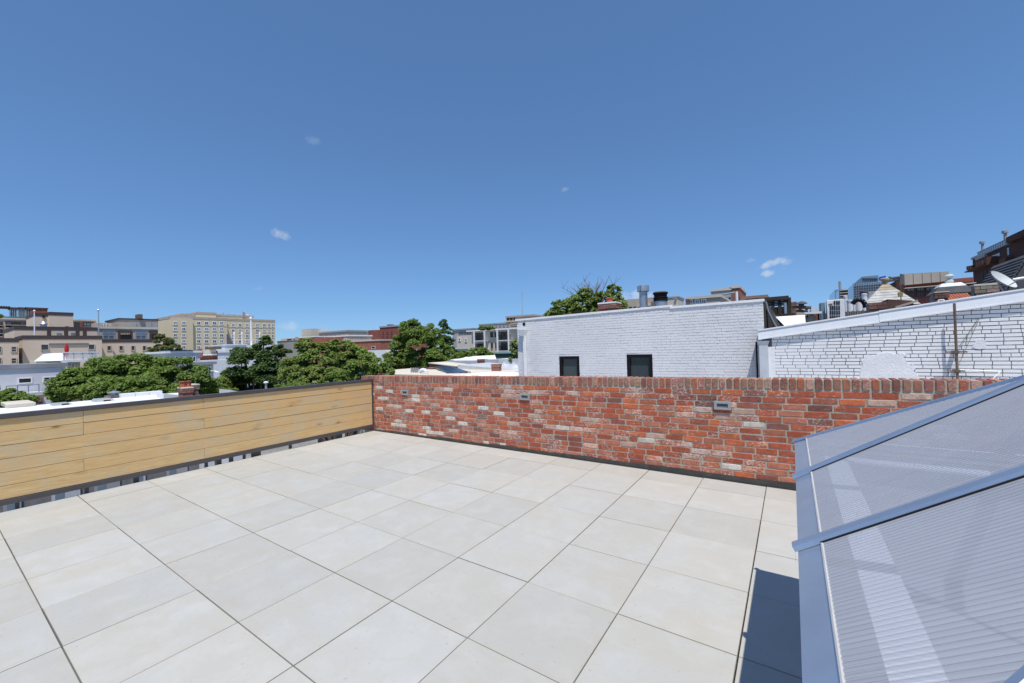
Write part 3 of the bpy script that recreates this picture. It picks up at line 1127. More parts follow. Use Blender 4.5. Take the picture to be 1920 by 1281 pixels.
def brick_field(parent, yface, x0, x1, z0, ztopf, mat, bl, bh, jt, holes=(), dx0=None, n_ind=300, proud=.006, header_every=6, zlimf=None, rr=None, skip=None):
    rr = rr or random.Random(3)
    cs = []
    k = 0
    z = z0
    while z < max(ztopf(x0), ztopf(x1)):
        hd = header_every and (k % header_every == header_every - 1)
        L0 = bl / 2 if hd else bl
        x = x0 - (rr.random() * L0)
        while x < x1:
            L = L0 * rr.uniform(.97, 1.03)
            xa, xb = max(x, x0), min(x + L, x1)
            x += L + jt
            if xb - xa < .03: continue
            xm, zm = (xa + xb) / 2, z + bh / 2
            if z + bh > ztopf(xm) - .004: continue
            bad = False
            for (a, b, c, d) in holes:
                if xb > a and xa < b and zm > c - bh / 2 and zm < d + bh / 2:
                    if xa < a - .04 and not xa > a: xb = a
                    elif xb > b + .04: xa = b
                    else: bad = True
            if skip and skip(xm, zm): bad = True
            if bad or xb - xa < .02: continue
            cs.append((xa, xb, z, z + bh))
        z += bh + jt
        k += 1
    order = sorted(range(len(cs)), key=lambda i: -onscreen(((cs[i][0] + cs[i][1]) / 2, yface, cs[i][2])))
    indv = set(order[:n_ind])
    jm = MB()
    base = MB().box(-.5, .5, 0, .05, -.5, .5)
    me = bpy.data.meshes.new('brick')
    e = .02
    me.from_pydata([(-.5, .05, -.5), (.5, .05, -.5), (.5, .05, .5), (-.5, .05, .5), (-.5 + e / 3, 0, -.5 + e * 2), (.5 - e / 3, 0, -.5 + e * 2), (.5 - e / 3, 0, .5 - e * 2), (-.5 + e / 3, 0, .5 - e * 2)], [],
                   [(4, 5, 6, 7), (0, 1, 5, 4), (1, 2, 6, 5), (2, 3, 7, 6), (3, 0, 4, 7)])
    me.materials.append(mat)
    for i, (a, b, c, d) in enumerate(cs):
        pr = rr.uniform(-.003, .003)
        if i in indv:
            o = bpy.data.objects.new('brick', me)
            COL.objects.link(o)
            o.parent = parent
            o.location = Vector(((a + b) / 2, yface - proud + pr, (c + d) / 2)) - WLOC[parent.name]
            o.scale = (b - a, 1, d - c)
            o.rotation_euler = (0, rr.uniform(-.006, .006), 0)
        else:
            jm.box(a, b, yface - proud + pr, yface + .02, c + rr.uniform(-.001, .001), d)
    jm.build('far_brick', mat, parent, kind='stuff')


WH = thing('painted_brick_house', 'white painted brick house wall with two black framed windows beyond the brick parapet', 'building', (-1, PY1 + 4, GZ))
zw = 2.40
xw0, xw1 = atY(971, 650, PY1)[0], atY(1432, 600, PY1)[0]
xstep = atY(1256, 575, PY1)[0]
zL, zR = atY(1255, 576, PY1)[2], atY(1432, 565, PY1)[2]
zl0 = atY(971, 602, PY1)[2]


def wh_top(x):
    if x < xstep:
        return zl0 + (zL - zl0) * (x - xw0) / (xstep - xw0)
    return (zL - .04) + (zR - (zL - .04)) * (x - xstep) / (xw1 - xstep)


w1 = rectY(1049, 668, 1087, 720, PY1)
w2 = rectY(1175.5, 664.5, 1224, 720, PY1)
holes = []
for w in (w1, w2):
    holes.append((w[0], w[1], w[3] - 1.05, w[3]))
# wall core with openings: built from strips
core = MB()
D_ = .25
xs_ = [xw0, holes[0][0], holes[0][1], holes[1][0], holes[1][1], xstep, xw1]
yf = PY1 + .002
for a, b in zip(xs_[:-1], xs_[1:]):
    am, bm = wh_top(a + 1e-4), wh_top(b - 1e-4)
    hole = [h for h in holes if abs(h[0] - a) < 1e-6]
    segs = [(GZ, None)] if not hole else [(GZ, hole[0][2]), (hole[0][3], None)]
    for (lo, hi) in segs:
        ta, tb = (am, bm) if hi is None else (hi, hi)
        core.add([(a, yf, lo), (b, yf, lo), (b, yf + D_, lo), (a, yf + D_, lo), (a, yf, ta), (b, yf, tb), (b, yf + D_, tb), (a, yf + D_, ta)],
                 [(3, 2, 1, 0), (4, 5, 6, 7), (0, 1, 5, 4), (2, 3, 7, 6), (3, 0, 4, 7), (1, 2, 6, 5)])
core.build('wall', JOINT_A, WH)
bd = MB()
bd.box(xw0, xw1, yf + D_ + .001, PY1 + 9, GZ, zl0 - .12)
bd.build('body', DWOOD, WH)
brick_field(WH, PY1, xw0, xw1, 0.35, wh_top, WHITE_A, .203, .0590, .0090, holes, n_ind=300, proud=.0052, rr=random.Random(21))
for w in holes:
    fr = MB()
    a, b, c, d = w
    f_ = .085
    y0, y1 = PY1 + .005, PY1 + .11
    fr.box(a, b, y0, y1, d - f_, d).box(a, b, y0, y1, c, c + f_).box(a, a + f_, y0, y1, c + f_, d - f_).box(b - f_, b, y0, y1, c + f_, d - f_)
    fo = fr.build('window', BLACK, WH)
    MB().box(a + f_, b - f_, PY1 + .07, PY1 + .08, c + f_, d - f_).build('pane', glassmat('tinted pane', (0.045, 0.06, 0.065), .12), fo)
m = MB()
for (a, b) in ((xw0 - .06, xstep), (xstep, xw1 + .02)):
    za, zb_ = wh_top(a + 1e-4), wh_top(b - 1e-4)
    hh = .055
    m.add([(a, PY1 - .028, za), (b, PY1 - .028, zb_), (b, PY1 + .30, zb_), (a, PY1 + .30, za), (a, PY1 - .028, za + hh), (b, PY1 - .028, zb_ + hh), (b, PY1 + .30, zb_ + hh + .02), (a, PY1 + .30, za + hh + .02)],
          [(3, 2, 1, 0), (4, 5, 6, 7), (0, 1, 5, 4), (1, 2, 6, 5), (2, 3, 7, 6), (3, 0, 4, 7)])
m.build('coping', WMETAL, WH)
# conductor head and downpipe
p = atY(980, 628, PY1 - .1)
hx = p[0]
m = MB()
z1_ = atY(980, 613, PY1)[2]
z0_ = atY(980, 630, PY1)[2]
m.hexa([(hx - .06, PY1 - .16, z0_), (hx + .06, PY1 - .16, z0_), (hx + .06, PY1 - .02, z0_), (hx - .06, PY1 - .02, z0_)],
       [(hx - .12, PY1 - .2, z1_ - .1), (hx + .10, PY1 - .2, z1_ - .1), (hx + .10, PY1 - .02, z1_ - .1), (hx - .12, PY1 - .02, z1_ - .1)])
m.box(hx - .12, hx + .10, PY1 - .2, PY1 - .02, z1_ - .1, z1_)
m.build('rainwater_head', WMETAL, WH)
MB().box(hx + .0, hx + .07, PY1 - .10, PY1 - .02, -3, z0_).build('downpipe', WMETAL, WH)
MB().box(hx - .02, hx + .05, PY1 - .06, PY1 - .005, z1_ + .03, z1_ + .12).build('bracket', BLACK, WH)
# black tar side and curling membrane
m = MB()
m.box(xw1 + .001, xw1 + .03, PY1 + .05, PY1 + 7, 1.3, wh_top(xw1) - .02)
m.build('tarred_side', DWOOD, WH)

# ------------------------------------------------------------------ patched white brick house
PH = thing('patched_brick_house', 'white painted brick wall with dark open joints and a sloping metal fascia', 'building', (6, PY2 + 4, GZ))
xp0 = atY(1448, 660, PY2)[0]
A0 = atY(1425, 636, PY2)
A1 = atY(1920, 566, PY2)
slp = (A1[2] - A0[2]) / (A1[0] - A0[0])
XP1 = 12.0


def ph_top(x):
    return A0[2] + slp * (x - A0[0])


m = MB()
yb = PY2 + 9
x0_, x1_ = A0[0] + .03, XP1
m.add([(x0_, PY2 + .002, GZ), (x1_, PY2 + .002, GZ), (x1_, yb, GZ), (x0_, yb, GZ), (x0_, PY2 + .002, ph_top(x0_)), (x1_, PY2 + .002, ph_top(x1_)), (x1_, yb, ph_top(x1_)), (x0_, yb, ph_top(x0_))],
      [(3, 2, 1, 0), (4, 5, 6, 7), (0, 1, 5, 4), (1, 2, 6, 5), (2, 3, 7, 6), (3, 0, 4, 7)])
m.build('wall', JOINT_B, PH)
# patch outlines


def poly_patch(pts, y, thick, mat, name, parent, seed=1, jit=.035):
    rr = random.Random(seed)
    out = []
    n = len(pts)
    for i in range(n):
        a, b = pts[i], pts[(i + 1) % n]
        for t_ in range(5):
            q = t_ / 5
            out.append((a[0] + (b[0] - a[0]) * q + rr.uniform(-jit, jit), a[1] + (b[1] - a[1]) * q + rr.uniform(-jit, jit)))
    n = len(out)
    c = (sum(p_[0] for p_ in out) / n, sum(p_[1] for p_ in out) / n)
    vs = [(p_[0], y + .01, p_[1]) for p_ in out] + [(c[0] + (p_[0] - c[0]) * .97, y - thick, c[1] + (p_[1] - c[1]) * .97) for p_ in out]
    fs = [(i, (i + 1) % n, n + (i + 1) % n, n + i) for i in range(n)] + [tuple(range(n, 2 * n))]
    return MB().add(vs, fs).build(name, mat, parent)


pp = [atY(px, py, PY2) for px, py in ((1604, 716), (1622, 664), (1695, 661), (1702, 676), (1716, 690), (1719, 716))]
poly_patch([(a[0], a[2]) for a in pp], PY2, .024, STUCCO, 'cement_patch', PH)
pp2 = [atY(px, py, PY2) for px, py in ((1822, 650), (1828, 638), (1842, 634), (1850, 644), (1846, 654), (1830, 655))]
poly_patch([(a[0], a[2]) for a in pp2], PY2, .022, STUCCO, 'small_patch', PH, 4, .008)


def inpatch(x, z):
    a, b = pp[0], pp[5]
    if pp[0][0] - .02 < x < pp[5][0] and z < pp[1][2] - .03:
        if x > pp[1][0] - .05 + 0 and x < pp[2][0]: return True
        return z < pp[4][2] - .05
    return False


brick_field(PH, PY2, xp0, XP1 - 4, 0.40, lambda x: ph_top(x) + .075, WHITE_B, .207, .0592, .0085, (), n_ind=300, proud=.012, header_every=6, rr=random.Random(8))
# fascia in two lengths
fh = atY(1700, 0, PY2)
fhh = atY(1920, 545, PY2)[2] - A1[2]
xj = atY(1650, 590, PY2)[0]
for (a, b, dz) in ((A0[0] - .03, xj, 0), (xj - .02, XP1, .012)):
    m = MB()
    za, zb_ = ph_top(a) + dz, ph_top(b) + dz
    y0 = PY2 - .060 - dz * .5
    m.add([(a, y0, za), (b, y0, zb_), (b, PY2 + .01, zb_), (a, PY2 + .01, za), (a, y0 + .035, za + fhh), (b, y0 + .035, zb_ + fhh), (b, PY2 + .25, zb_ + fhh + .02), (a, PY2 + .25, za + fhh + .02)],
          [(3, 2, 1, 0), (4, 5, 6, 7), (0, 1, 5, 4), (1, 2, 6, 5), (2, 3, 7, 6), (3, 0, 4, 7)])
    fo = m.build('fascia', plain('fascia metal', (0.70, 0.72, 0.755), 0.4, var=0.05, scale=2, dirt=(0.55, 0.57, 0.6), dirtamt=0.4), PH)
    mm = MB()
    for (lo, hi, yy) in ((-.012, .012, y0 - .012), (fhh - .004, fhh + .022, y0 + .014)):
        mm.add([(a, yy, za + lo), (b, yy, zb_ + lo), (b, yy + .03, zb_ + lo), (a, yy + .03, za + lo), (a, yy, za + hi), (b, yy, zb_ + hi), (b, yy + .03, zb_ + hi), (a, yy + .03, za + hi)],
               [(3, 2, 1, 0), (4, 5, 6, 7), (0, 1, 5, 4), (1, 2, 6, 5), (2, 3, 7, 6), (3, 0, 4, 7)])
    mm.build('drip_edge', WMETAL, fo)
# corner downspout panel
a = atY(1421, 640, PY2)[0]; b = atY(1440, 640, PY2)[0]
zt = ph_top(A0[0]) - .01
m = MB()
m.box(a + .02, b, PY2 - .10, PY2 - .001, -2, zt - .12)
m.build('downspout', GMETAL, PH, bevel=.006)
m = MB()
m.hexa([(a + .02, PY2 - .10, zt - .12), (b, PY2 - .10, zt - .12), (b, PY2 - .001, zt - .12), (a + .02, PY2 - .001, zt - .12)],
       [(a - .02, PY2 - .13, zt - .03), (b + .03, PY2 - .13, zt - .03), (b + .03, PY2 - .001, zt - .03), (a - .02, PY2 - .001, zt - .03)])
m.build('spout_head', GMETAL, PH)
MB().box(b, b + .12, PY2 - .012, PY2 - .001, -2, zt - .16).build('corner_flashing', WMETAL, PH)
MB().box(a - .05, a - .02, PY2 + .02, PY2 + .12, -2, zt - .05).build('corner_strip', BLACK, PH)
# rusty service pole on the wall
sp = atY(1791, 640, PY2 - .12)
zt_ = atY(1788, 569, PY2 - .12)[2]
sp_ = thing('service_mast', 'rusty steel mast with cable brackets fixed to the patched white wall', 'pole', (sp[0], PY2 - .12, -1))
MB().tube((sp[0], PY2 - .16, -1), (sp[0], PY2 - .16, zt_), .019, n=8).build('pole', RUST, sp_)
for py, ww in ((660, .13), (695.5, .09)):
    z = atY(1791, py, PY2 - .12)[2]
    MB().box(sp[0] - ww, sp[0] + ww, PY2 - .175, PY2 - .15, z - .012, z + .012).box(sp[0] - .03, sp[0] + .03, PY2 - .19, PY2 - .01, z - .02, z + .02).build('bracket', RUST, sp_)
q0 = atY(1834, 598, PY2 - .03); q1 = atY(1797, 652, PY2 - .05)
m = MB()
m.tube(q0, q1, .004, n=5)
m.tube(q0 + np.array([.01, 0, -.01]), atY(1785, 712, PY2 - .04), .003, n=5)
m.build('cable', RUST, sp_)
cp = atY(1826, 692, PY2 - .08)
cl = thing('wall_conduit', 'white conduit sloping along the patched white wall right of the mast', 'pipe', (cp[0], cp[1], cp[2]))
m = MB()
m.tube(atY(1800, 694, PY2 - .05), atY(1876, 697, PY2 - .05), .012, n=6)
m.build('tube', WMETAL, cl)
m = MB()
m.tube(atY(1876, 697, PY2 - .05), atY(1860, 712, PY2 - .10), .008, n=6)
m.build('bent_end', WMETAL, cl)

# ------------------------------------------------------------------ generic roof things


def chimney(label, pl, pt, pr, pb, axis, val, depth=.5, mat=None, pots=0, cap=None, zb=None, potc=TERRA, cat='chimney', corbel=True):
    rc = (rectX if axis == 'x' else rectY)(pl, pt, pr, pb, val)
    a0, a1, z0, z1 = rc
    if zb is not None: z0 = zb
    ext = (val - depth, val, a0, a1) if axis == 'x' else (a0, a1, val, val + depth)
    o = thing('chimney', label, cat, ((ext[0] + ext[1]) / 2, (ext[2] + ext[3]) / 2, z0))
    st = MB()
    # stack of brick courses
    ch = .072 if z1 - z0 < 2 else .15
    n = max(3, int((z1 - z0) / ch))
    rr = random.Random(int(pl * 7 + pt))
    bh = (z1 - z0) / n
    for k in range(n):
        zc = z0 + k * bh
        grow = .02 if (corbel and k >= n - 2) else 0
        w = ext[1] - ext[0]; d = ext[3] - ext[2]
        nx_ = max(2, int(w / .2)); ny_ = max(2, int(d / .2))
        off = (k % 2) * .5
        # front and sides: individual brick blocks on the visible skins
        for q in range(nx_ + 1):
            a = ext[0] - grow + (q - off) * (w + 2 * grow) / nx_
            b = a + (w + 2 * grow) / nx_
            a, b = max(a, ext[0] - grow), min(b, ext[1] + grow)
            if b - a < .02: continue
            col = mat(rr) if callable(mat) else mat
            st.box(a + .004, b - .004, ext[2] - grow - rr.uniform(.0, .006), ext[2] + .1, zc + .004, zc + bh - .004, col)
        for q in range(ny_ + 1):
            a = ext[2] - grow + (q - off) * (d + 2 * grow) / ny_
            b = a + (d + 2 * grow) / ny_
            a, b = max(a, ext[2] - grow + .001), min(b, ext[3] + grow)
            if b - a < .02: continue
            col = mat(rr) if callable(mat) else mat
            st.box(ext[1] - .1, ext[1] + grow + rr.uniform(.001, .006), a + .004, b - .004, zc + .005, zc + bh - .005, col)
    st.build('brick_stack', BR_F, o, colattr=True)
    MB().box(ext[0] + .004, ext[1] - .004, ext[2] + .004, ext[3] - .004, z0, z1 - .006).build('mortar', MORTAR_G, o)
    zt = z1
    if cap:
        cm_, ch_ = cap
        MB().box(ext[0] - .03, ext[1] + .03, ext[2] - .03, ext[3] + .03, z1, z1 + ch_).build('cap', cm_, o, bevel=.01)
        zt += ch_
    if pots:
        ph_, pw = (pots[1], pots[2])
        for q in range(pots[0]):
            f = (q + .5) / pots[0]
            if axis == 'x':
                c = ((ext[0] + ext[1]) / 2, ext[2] + (ext[3] - ext[2]) * f, zt)
            else:
                c = (ext[0] + (ext[1] - ext[0]) * f, (ext[2] + ext[3]) / 2, zt)
            MB().lathe(c, [(pw, 0), (pw * .85, ph_ * .1), (pw * .8, ph_ * .8), (pw * 1.0, ph_ * .85), (pw * 1.0, ph_)], 12).build('chimney_pot', potc, o)
    return o


def cred(r):
    return tuple(v * r.uniform(.75, 1.2) for v in r.choice([(0.33, 0.11, 0.075), (0.28, 0.10, 0.07), (0.42, 0.17, 0.11)]))


def cbrown(r):
    return tuple(v * r.uniform(.75, 1.2) for v in r.choice([(0.22, 0.12, 0.09), (0.17, 0.10, 0.08), (0.28, 0.15, 0.11)]))


def cdark(r):
    return tuple(v * r.uniform(.75, 1.2) for v in r.choice([(0.13, 0.07, 0.055), (0.17, 0.08, 0.06)]))


def cpale(r):
    return tuple(v * r.uniform(.75, 1.2) for v in r.choice([(0.30, 0.2, 0.165), (0.36, 0.26, 0.21), (0.25, 0.15, 0.12)]))


def single(name, mb, mat, label, cat, group=None, bevel=0, smooth=False):
    o = mb.build(name, mat, None, bevel=bevel, smooth=smooth)
    return props(o, label, cat, group)


# --- on the white painted house roof
chimney('white rendered brick chimney with one clay pot on the painted house roof', 1123, 570, 1154, 596, 'y', PY1 + 1.2, .45, cred, (1, .16, .12), (WMETAL, .05), zb=1.9)
fp = atY(1207, 577, PY1 + 1.2)
zt_ = atY(1207, 546, PY1 + 1.2)[2]
ft = thing('flue_pipe', 'tall galvanised flue pipe with a drum cap on the painted house roof', 'flue', (fp[0], PY1 + 1.2, 2))
MB().tube((fp[0], PY1 + 1.2, 1.9), (fp[0], PY1 + 1.2, zt_), .115, n=18).build('pipe', GALV, ft, smooth=False)
MB().lathe((fp[0], PY1 + 1.2, zt_ - .02), [(.12, 0), (.165, .01), (.165, .17), (.15, .18)], 18).build('drum_cap', GALV, ft)
MB().tube((fp[0] - .03, PY1 + 1.03, zt_ - .02), (fp[0] - .03, PY1 + 1.03, zt_ + .16), .006, n=5).build('strap', BLACK, ft)
fp = atY(1239, 573, PY1 + 1.2)
zv = atY(1239, 573, PY1 + 1.2)[2]
vt = thing('roof_ventilator', 'squat black slotted ventilator on a grey collar beside the flue pipe', 'ventilator', (fp[0], PY1 + 1.2, 2))
MB().tube((fp[0], PY1 + 1.2, 1.9), (fp[0], PY1 + 1.2, zv + .12), .175, n=20).build('collar', GALV, vt)
MB().lathe((fp[0], PY1 + 1.2, zv + .12), [(.19, 0), (.19, .09), (.20, .095), (.20, .11), (.17, .12), (.18, .20), (.205, .21), (.205, .235)], 20).build('slotted_body', BLACK, vt)
MB().lathe((fp[0], PY1 + 1.2, zv + .355), [(.205, 0), (.205, .01), (.17, .035), (.05, .045)], 20).build('lid', RUST, vt)

# ------------------------------------------------------------------ trees


def leafcloud(name, centers, n, size, mat, parent, seed, flat=.55, cone=False, jitter=.40):
    rg = np.random.default_rng(seed)
    C_ = np.array([c[:3] for c in centers]); Rr = np.array([c[3] for c in centers])
    w = Rr ** 2; w = w / w.sum()
    idx = rg.choice(len(centers), n, p=w)
    d = rg.normal(size=(n, 3)); d /= np.linalg.norm(d, axis=1)[:, None]
    d[:, 2] = np.where(d[:, 2] < -.35, -d[:, 2], d[:, 2])
    rad = Rr[idx] * (1 - np.abs(rg.normal(0, jitter, n)))
    rad *= 1 + .22 * np.sin(d[:, 0] * 7 + idx) * np.sin(d[:, 1] * 6 + idx * 2)
    P_ = C_[idx] + d * rad[:, None] * np.array([1, 1, .8])
    nrm = d * .45 + np.array([.12, -.12, .8]) + rg.normal(0, .5, (n, 3))
    nrm /= np.linalg.norm(nrm, axis=1)[:, None]
    t1 = np.cross(nrm, rg.normal(size=(n, 3))); t1 /= np.linalg.norm(t1, axis=1)[:, None]
    t2 = np.cross(nrm, t1)
    s = size * rg.uniform(.6, 1.5, n)[:, None]
    a = P_ - t1 * s; b = P_ + t2 * s * flat; c = P_ + t1 * s; e = P_ - t2 * s * flat
    V = np.stack([a, b, c, e], 1).reshape(-1, 3)
    cen = (V.min(0) + V.max(0)) / 2
    me = bpy.data.meshes.new(name)
    me.vertices.add(len(V)); me.vertices.foreach_set('co', (V - cen).astype(np.float32).ravel())
    me.loops.add(len(V)); me.loops.foreach_set('vertex_index', np.arange(len(V), dtype=np.int32))
    me.polygons.add(n); me.polygons.foreach_set('loop_start', np.arange(0, 4 * n, 4, dtype=np.int32))
    me.polygons.foreach_set('loop_total', np.full(n, 4, dtype=np.int32))
    me.update(calc_edges=True)
    me.materials.append(mat)
    o = bpy.data.objects.new(name, me)
    COL.objects.link(o)
    WLOC[o.name] = Vector(cen)
    o.parent = parent
    o.location = Vector(cen) - WLOC[parent.name]
    return o


def tree(label, lobes, D, n, size, mat, seed, name='leafy_tree', sub=9, clump=.36, group='trees between the houses', base=GZ, bare=None, trunk=True):
    """lobes: pixel ellipses (px, py, rx, ry) of the crown's masses at camera depth D (+ offset)"""
    rr = random.Random(seed)
    cs = []
    for lb in lobes:
        px, py, rx, ry = lb[:4]
        dd = D + (lb[4] if len(lb) > 4 else 0)
        c = atD(px, py, dd)
        ex, ez = rx * dd / FOC, ry * dd / FOC
        rad0 = clump * min(ex, ez)
        k = int(sub * .16 * ex * min(ex, ez) * ez / rad0 ** 3 / 2.2)
        k = max(10, min(k, 110))
        for i in range(k):
            while True:
                a, b, e = rr.uniform(-1, 1), rr.uniform(-1, 1), rr.uniform(-1, 1)
                if .04 < a * a + b * b + e * e < 1: break
            L = math.sqrt(a * a + b * b + e * e) + 1e-6
            q = (L ** .45) / L * (1 - clump * .8)
            rad = clump * min(ex, ez) * rr.uniform(.7, 1.25)
            pos = c + RT * a * q * ex + np.array([fw[0], fw[1], 0]) * b * q * min(ex, ez) + np.array([0, 0, 1]) * e * q * ez
            cs.append((*pos, rad))
    ctr = np.mean([c[:3] for c in cs], axis=0)
    o = thing(name, label, 'tree', (ctr[0], ctr[1], base), group)
    if trunk:
        tb = MB()
        H = ctr[2] - base
        top = Vector((ctr[0], ctr[1], base + H * .62))
        tr_ = max(.12, H * .022)
        tb.tube((ctr[0] + .2, ctr[1], base), top, tr_ * 1.3, tr_ * .8, 9)
        for c in rr.sample(cs, min(14, len(cs))):
            st_ = top + (Vector((ctr[0], ctr[1], base)) - top) * rr.uniform(0, .25)
            mid = st_.lerp(Vector(c[:3]), .5) + Vector((0, 0, .25))
            tb.tube(st_, mid, tr_ * .5, tr_ * .3, 6)
            tb.tube(mid, c[:3], tr_ * .3, tr_ * .08, 5)
        tb.build('trunk', BARK, o)
    leafcloud('crown', cs, n, size, mat, o, seed)
    if bare:
        bm_ = MB()
        for (px, py, px2, py2) in bare:
            p0, p1 = Vector(atD(px, py, D)), Vector(atD(px2, py2, D))
            for k in range(9):
                e_ = p0.lerp(p1, 1) + Vector((rr.uniform(-.9, .9), rr.uniform(-.5, .5), rr.uniform(-.6, .3)))
                mid = p0.lerp(e_, .45) + Vector((rr.uniform(-.2, .2), 0, .1))
                bm_.tube(p0, mid, .035, .02, 5); bm_.tube(mid, e_, .02, .006, 4)
                for s_ in range(4):
                    t_ = rr.uniform(.1, .9)
                    q = mid.lerp(e_, t_)
                    bm_.tube(q, q + Vector((rr.uniform(-.35, .35), rr.uniform(-.2, .2), rr.uniform(.1, .5))), .010, .003, 4)
        bm_.build('bare_branches', TWIG, o)
    return o


tree('broad bushy green tree left of centre, wide low dome behind the wooden fence', [(235, 705, 120, 42), (150, 722, 64, 34, -1), (118, 738, 34, 22, -1), (330, 705, 70, 40, 0), (240, 735, 130, 34, -2), (260, 688, 60, 28), (378, 728, 45, 22, 1)], 20.5, 162400, .048, L_A, 1, clump=.30, sub=13)
tree('low leafy tree at the left edge below the pale lilac house', [(20, 746, 38, 18), (48, 752, 24, 14), (-30, 750, 50, 30)], 16, 30449, .050, L_A, 2)
tree('dark olive magnolia in front of the buff hotel', [(306, 646, 18, 20), (322, 655, 22, 12), (300, 632, 9, 8), (290, 655, 14, 10)], 60, 26390, .119, L_C, 3)
tree('deep green maple with dense shadowed crown at centre left', [(470, 690, 52, 42), (500, 660, 34, 26), (446, 663, 16, 14), (508, 700, 42, 46), (440, 712, 34, 26, 1), (498, 640, 12, 12), (530, 660, 16, 16), (470, 722, 50, 24)], 30, 85260, .074, L_B, 4, clump=.33)
tree('small bright bush between the broad tree and the dark maple', [(405, 722, 32, 20), (390, 735, 30, 18), (420, 735, 30, 18)], 28.5, 24360, .060, L_D, 5)
tree('loose yellowish green tree with feathery top behind the fence corner', [(600, 680, 58, 32), (560, 700, 40, 38), (575, 649, 28, 16), (660, 676, 58, 30), (600, 712, 80, 28, -1), (640, 648, 30, 14), (612, 652, 26, 12)], 26, 105560, .056, L_D, 6, clump=.26, sub=14)
tree('dense green tree left of the brick wall corner in front of the red brick house', [(690, 690, 40, 28), (712, 705, 34, 22), (650, 715, 60, 22), (560, 735, 60, 22)], 23, 52780, .056, L_A, 7, clump=.3)
tree('tall rounded tree standing left of the balcony apartments', [(788, 655, 46, 46), (772, 622, 32, 26), (808, 628, 22, 22), (745, 650, 16, 26), (735, 680, 26, 22), (800, 690, 52, 22), (755, 668, 20, 30), (820, 665, 30, 36)], 42, 85260, .088, L_A, 8, clump=.30)
tree('feathery conifer like tree rising right of the tall rounded tree', [(838, 640, 20, 34), (832, 608, 10, 12), (848, 670, 20, 22), (826, 655, 20, 26)], 46, 34510, .071, L_B, 9, clump=.28)
tree('round hedge like tree below the balcony apartments', [(868, 668, 22, 14), (895, 664, 26, 16), (915, 668, 14, 12), (850, 680, 18, 16)], 44, 30449, .084, L_A, 10)
tree('small tree squeezed between the apartments and the white painted house', [(968, 655, 12, 22), (975, 672, 12, 14), (962, 676, 10, 8)], 36, 12180, .071, L_D, 11)
tree('sunlit tree with bare twigs rising over the white painted house roof', [(1056, 580, 36, 20), (1088, 572, 34, 24), (1100, 556, 20, 18), (1134, 568, 26, 26), (1150, 548, 16, 18), (1160, 575, 20, 20), (1038, 590, 24, 10), (1110, 590, 60, 18)], 20, 29399, .055, L_D, 12, clump=.27, sub=12,
     bare=[(1100, 572, 1090, 536), (1125, 570, 1125, 530), (1115, 575, 1112, 542)])
tree('small shrub like tree on the roof of the balcony apartments', [(905, 616, 12, 5), (918, 616, 12, 6)], 60, 6090, .098, L_A, 13, base=7, trunk=False)
tree('green treetop on the penthouse at the left edge', [(-2, 592, 9, 6)], 150, 3045, .282, L_D, 14, base=17, trunk=False)

# ------------------------------------------------------------------ left: near roofs beyond the fence
o = Bld('row_house', 'long low white roofed row house just beyond the wooden fence', 'building', 'x', -16.5, -60, 790, 372, 2.3, plain('weathered grey render', (.24, .23, .23), .9, var=.2), z1=-.02)
e = o.ext
MB().box(e[0], e[1] + .1, e[2], e[3] + .05, -.015, .03).build('roof', WROOF, o.o)
pw = MB()
for q in range(14):
    yy = e[2] + .6 + q * .95
    if yy + .6 > e[3]: break
    wf = MB().box(e[1] - .02, e[1] + .05, yy, yy + (.62 if q % 3 else .34), -3.3 + (q % 4) * .12, -1.75).build('window', GMETAL if q % 2 else GREYB, o.o)
    MB().box(e[1] + .03, e[1] + .06, yy + .07, yy + .27, -3.1, -1.85).build('pane', GLASS_L, wf)
ypar = atX(226, 745, e[0])[1]
for q in range(40):
    yy = ypar + q * .42
    if yy + .42 > atX(308, 740, e[0])[1]: break
    pw.box(e[0] - .25, e[0] + .1, yy, yy + .41, -.1, .17)
pw.build('parapet', WROOF, o.o)
for (pl, pt, pr, pb, lab) in ((100, 757, 139, 768, 'low grey roof hatch with side louvre, left of the two on the white roof'), (179, 748.5, 217, 760, 'low grey roof hatch with side louvre, right of the two on the white roof')):
    y0, y1, z0, z1 = rectX(pl, pt, pr, pb, -17.6)
    t_ = thing('roof_hatch', lab, 'roof hatch', (-18, (y0 + y1) / 2, .03), 'grey hatches on the white roof')
    z0 = .03
    MB().hexa([(-18.3, y0, z0), (-17.6, y0, z0), (-17.6, y1, z0), (-18.3, y1, z0)], [(-18.4, y0 + .08, z1), (-17.7, y0 + .08, z1), (-17.7, y1 - .08, z1), (-18.4, y1 - .08, z1)]).build('housing', plain('hatch grey', (.36,.38,.40), .5), t_)
    MB().box(-17.63, -17.58, y0 + (y1 - y0) * .4, y1 - (y1 - y0) * .25, z0 + .05, z1 - .06).build('louvre', DARK, t_)
chimney('brick chimney with a round metal cowl, behind the grey roof hatches', 203, 742, 226, 762, 'x', -19, .45, cpale, 0, None, zb=-.2)
c = atX(214, 741, -19.2)
t_ = thing('chimney_cowl', 'round galvanised cowl standing on the pale brick chimney', 'cowl', tuple(c))
MB().lathe((c[0], c[1], c[2] - .03), [(.15, 0), (.11, .03), (.09, .10), (.20, .12), (.20, .15), (.04, .20)], 14).build('cowl', GALV, t_)
chimney('left brick stack of the twin chimney rising above the fence, with clay pots', 344, 729, 362, 760, 'x', -15.2, .5, cred, (2, .22, .12), (CONC, .05), zb=-1)
chimney('right brick stack of the twin chimney rising above the fence', 362, 723, 373, 760, 'x', -15.6, .5, cbrown, 0, (CONC, .05), zb=-1)
chimney('small red brick chimney at the far left above the fence rail', 30, 756, 42.5, 775, 'x', -19, .5, cred, 0, None, zb=-.2)
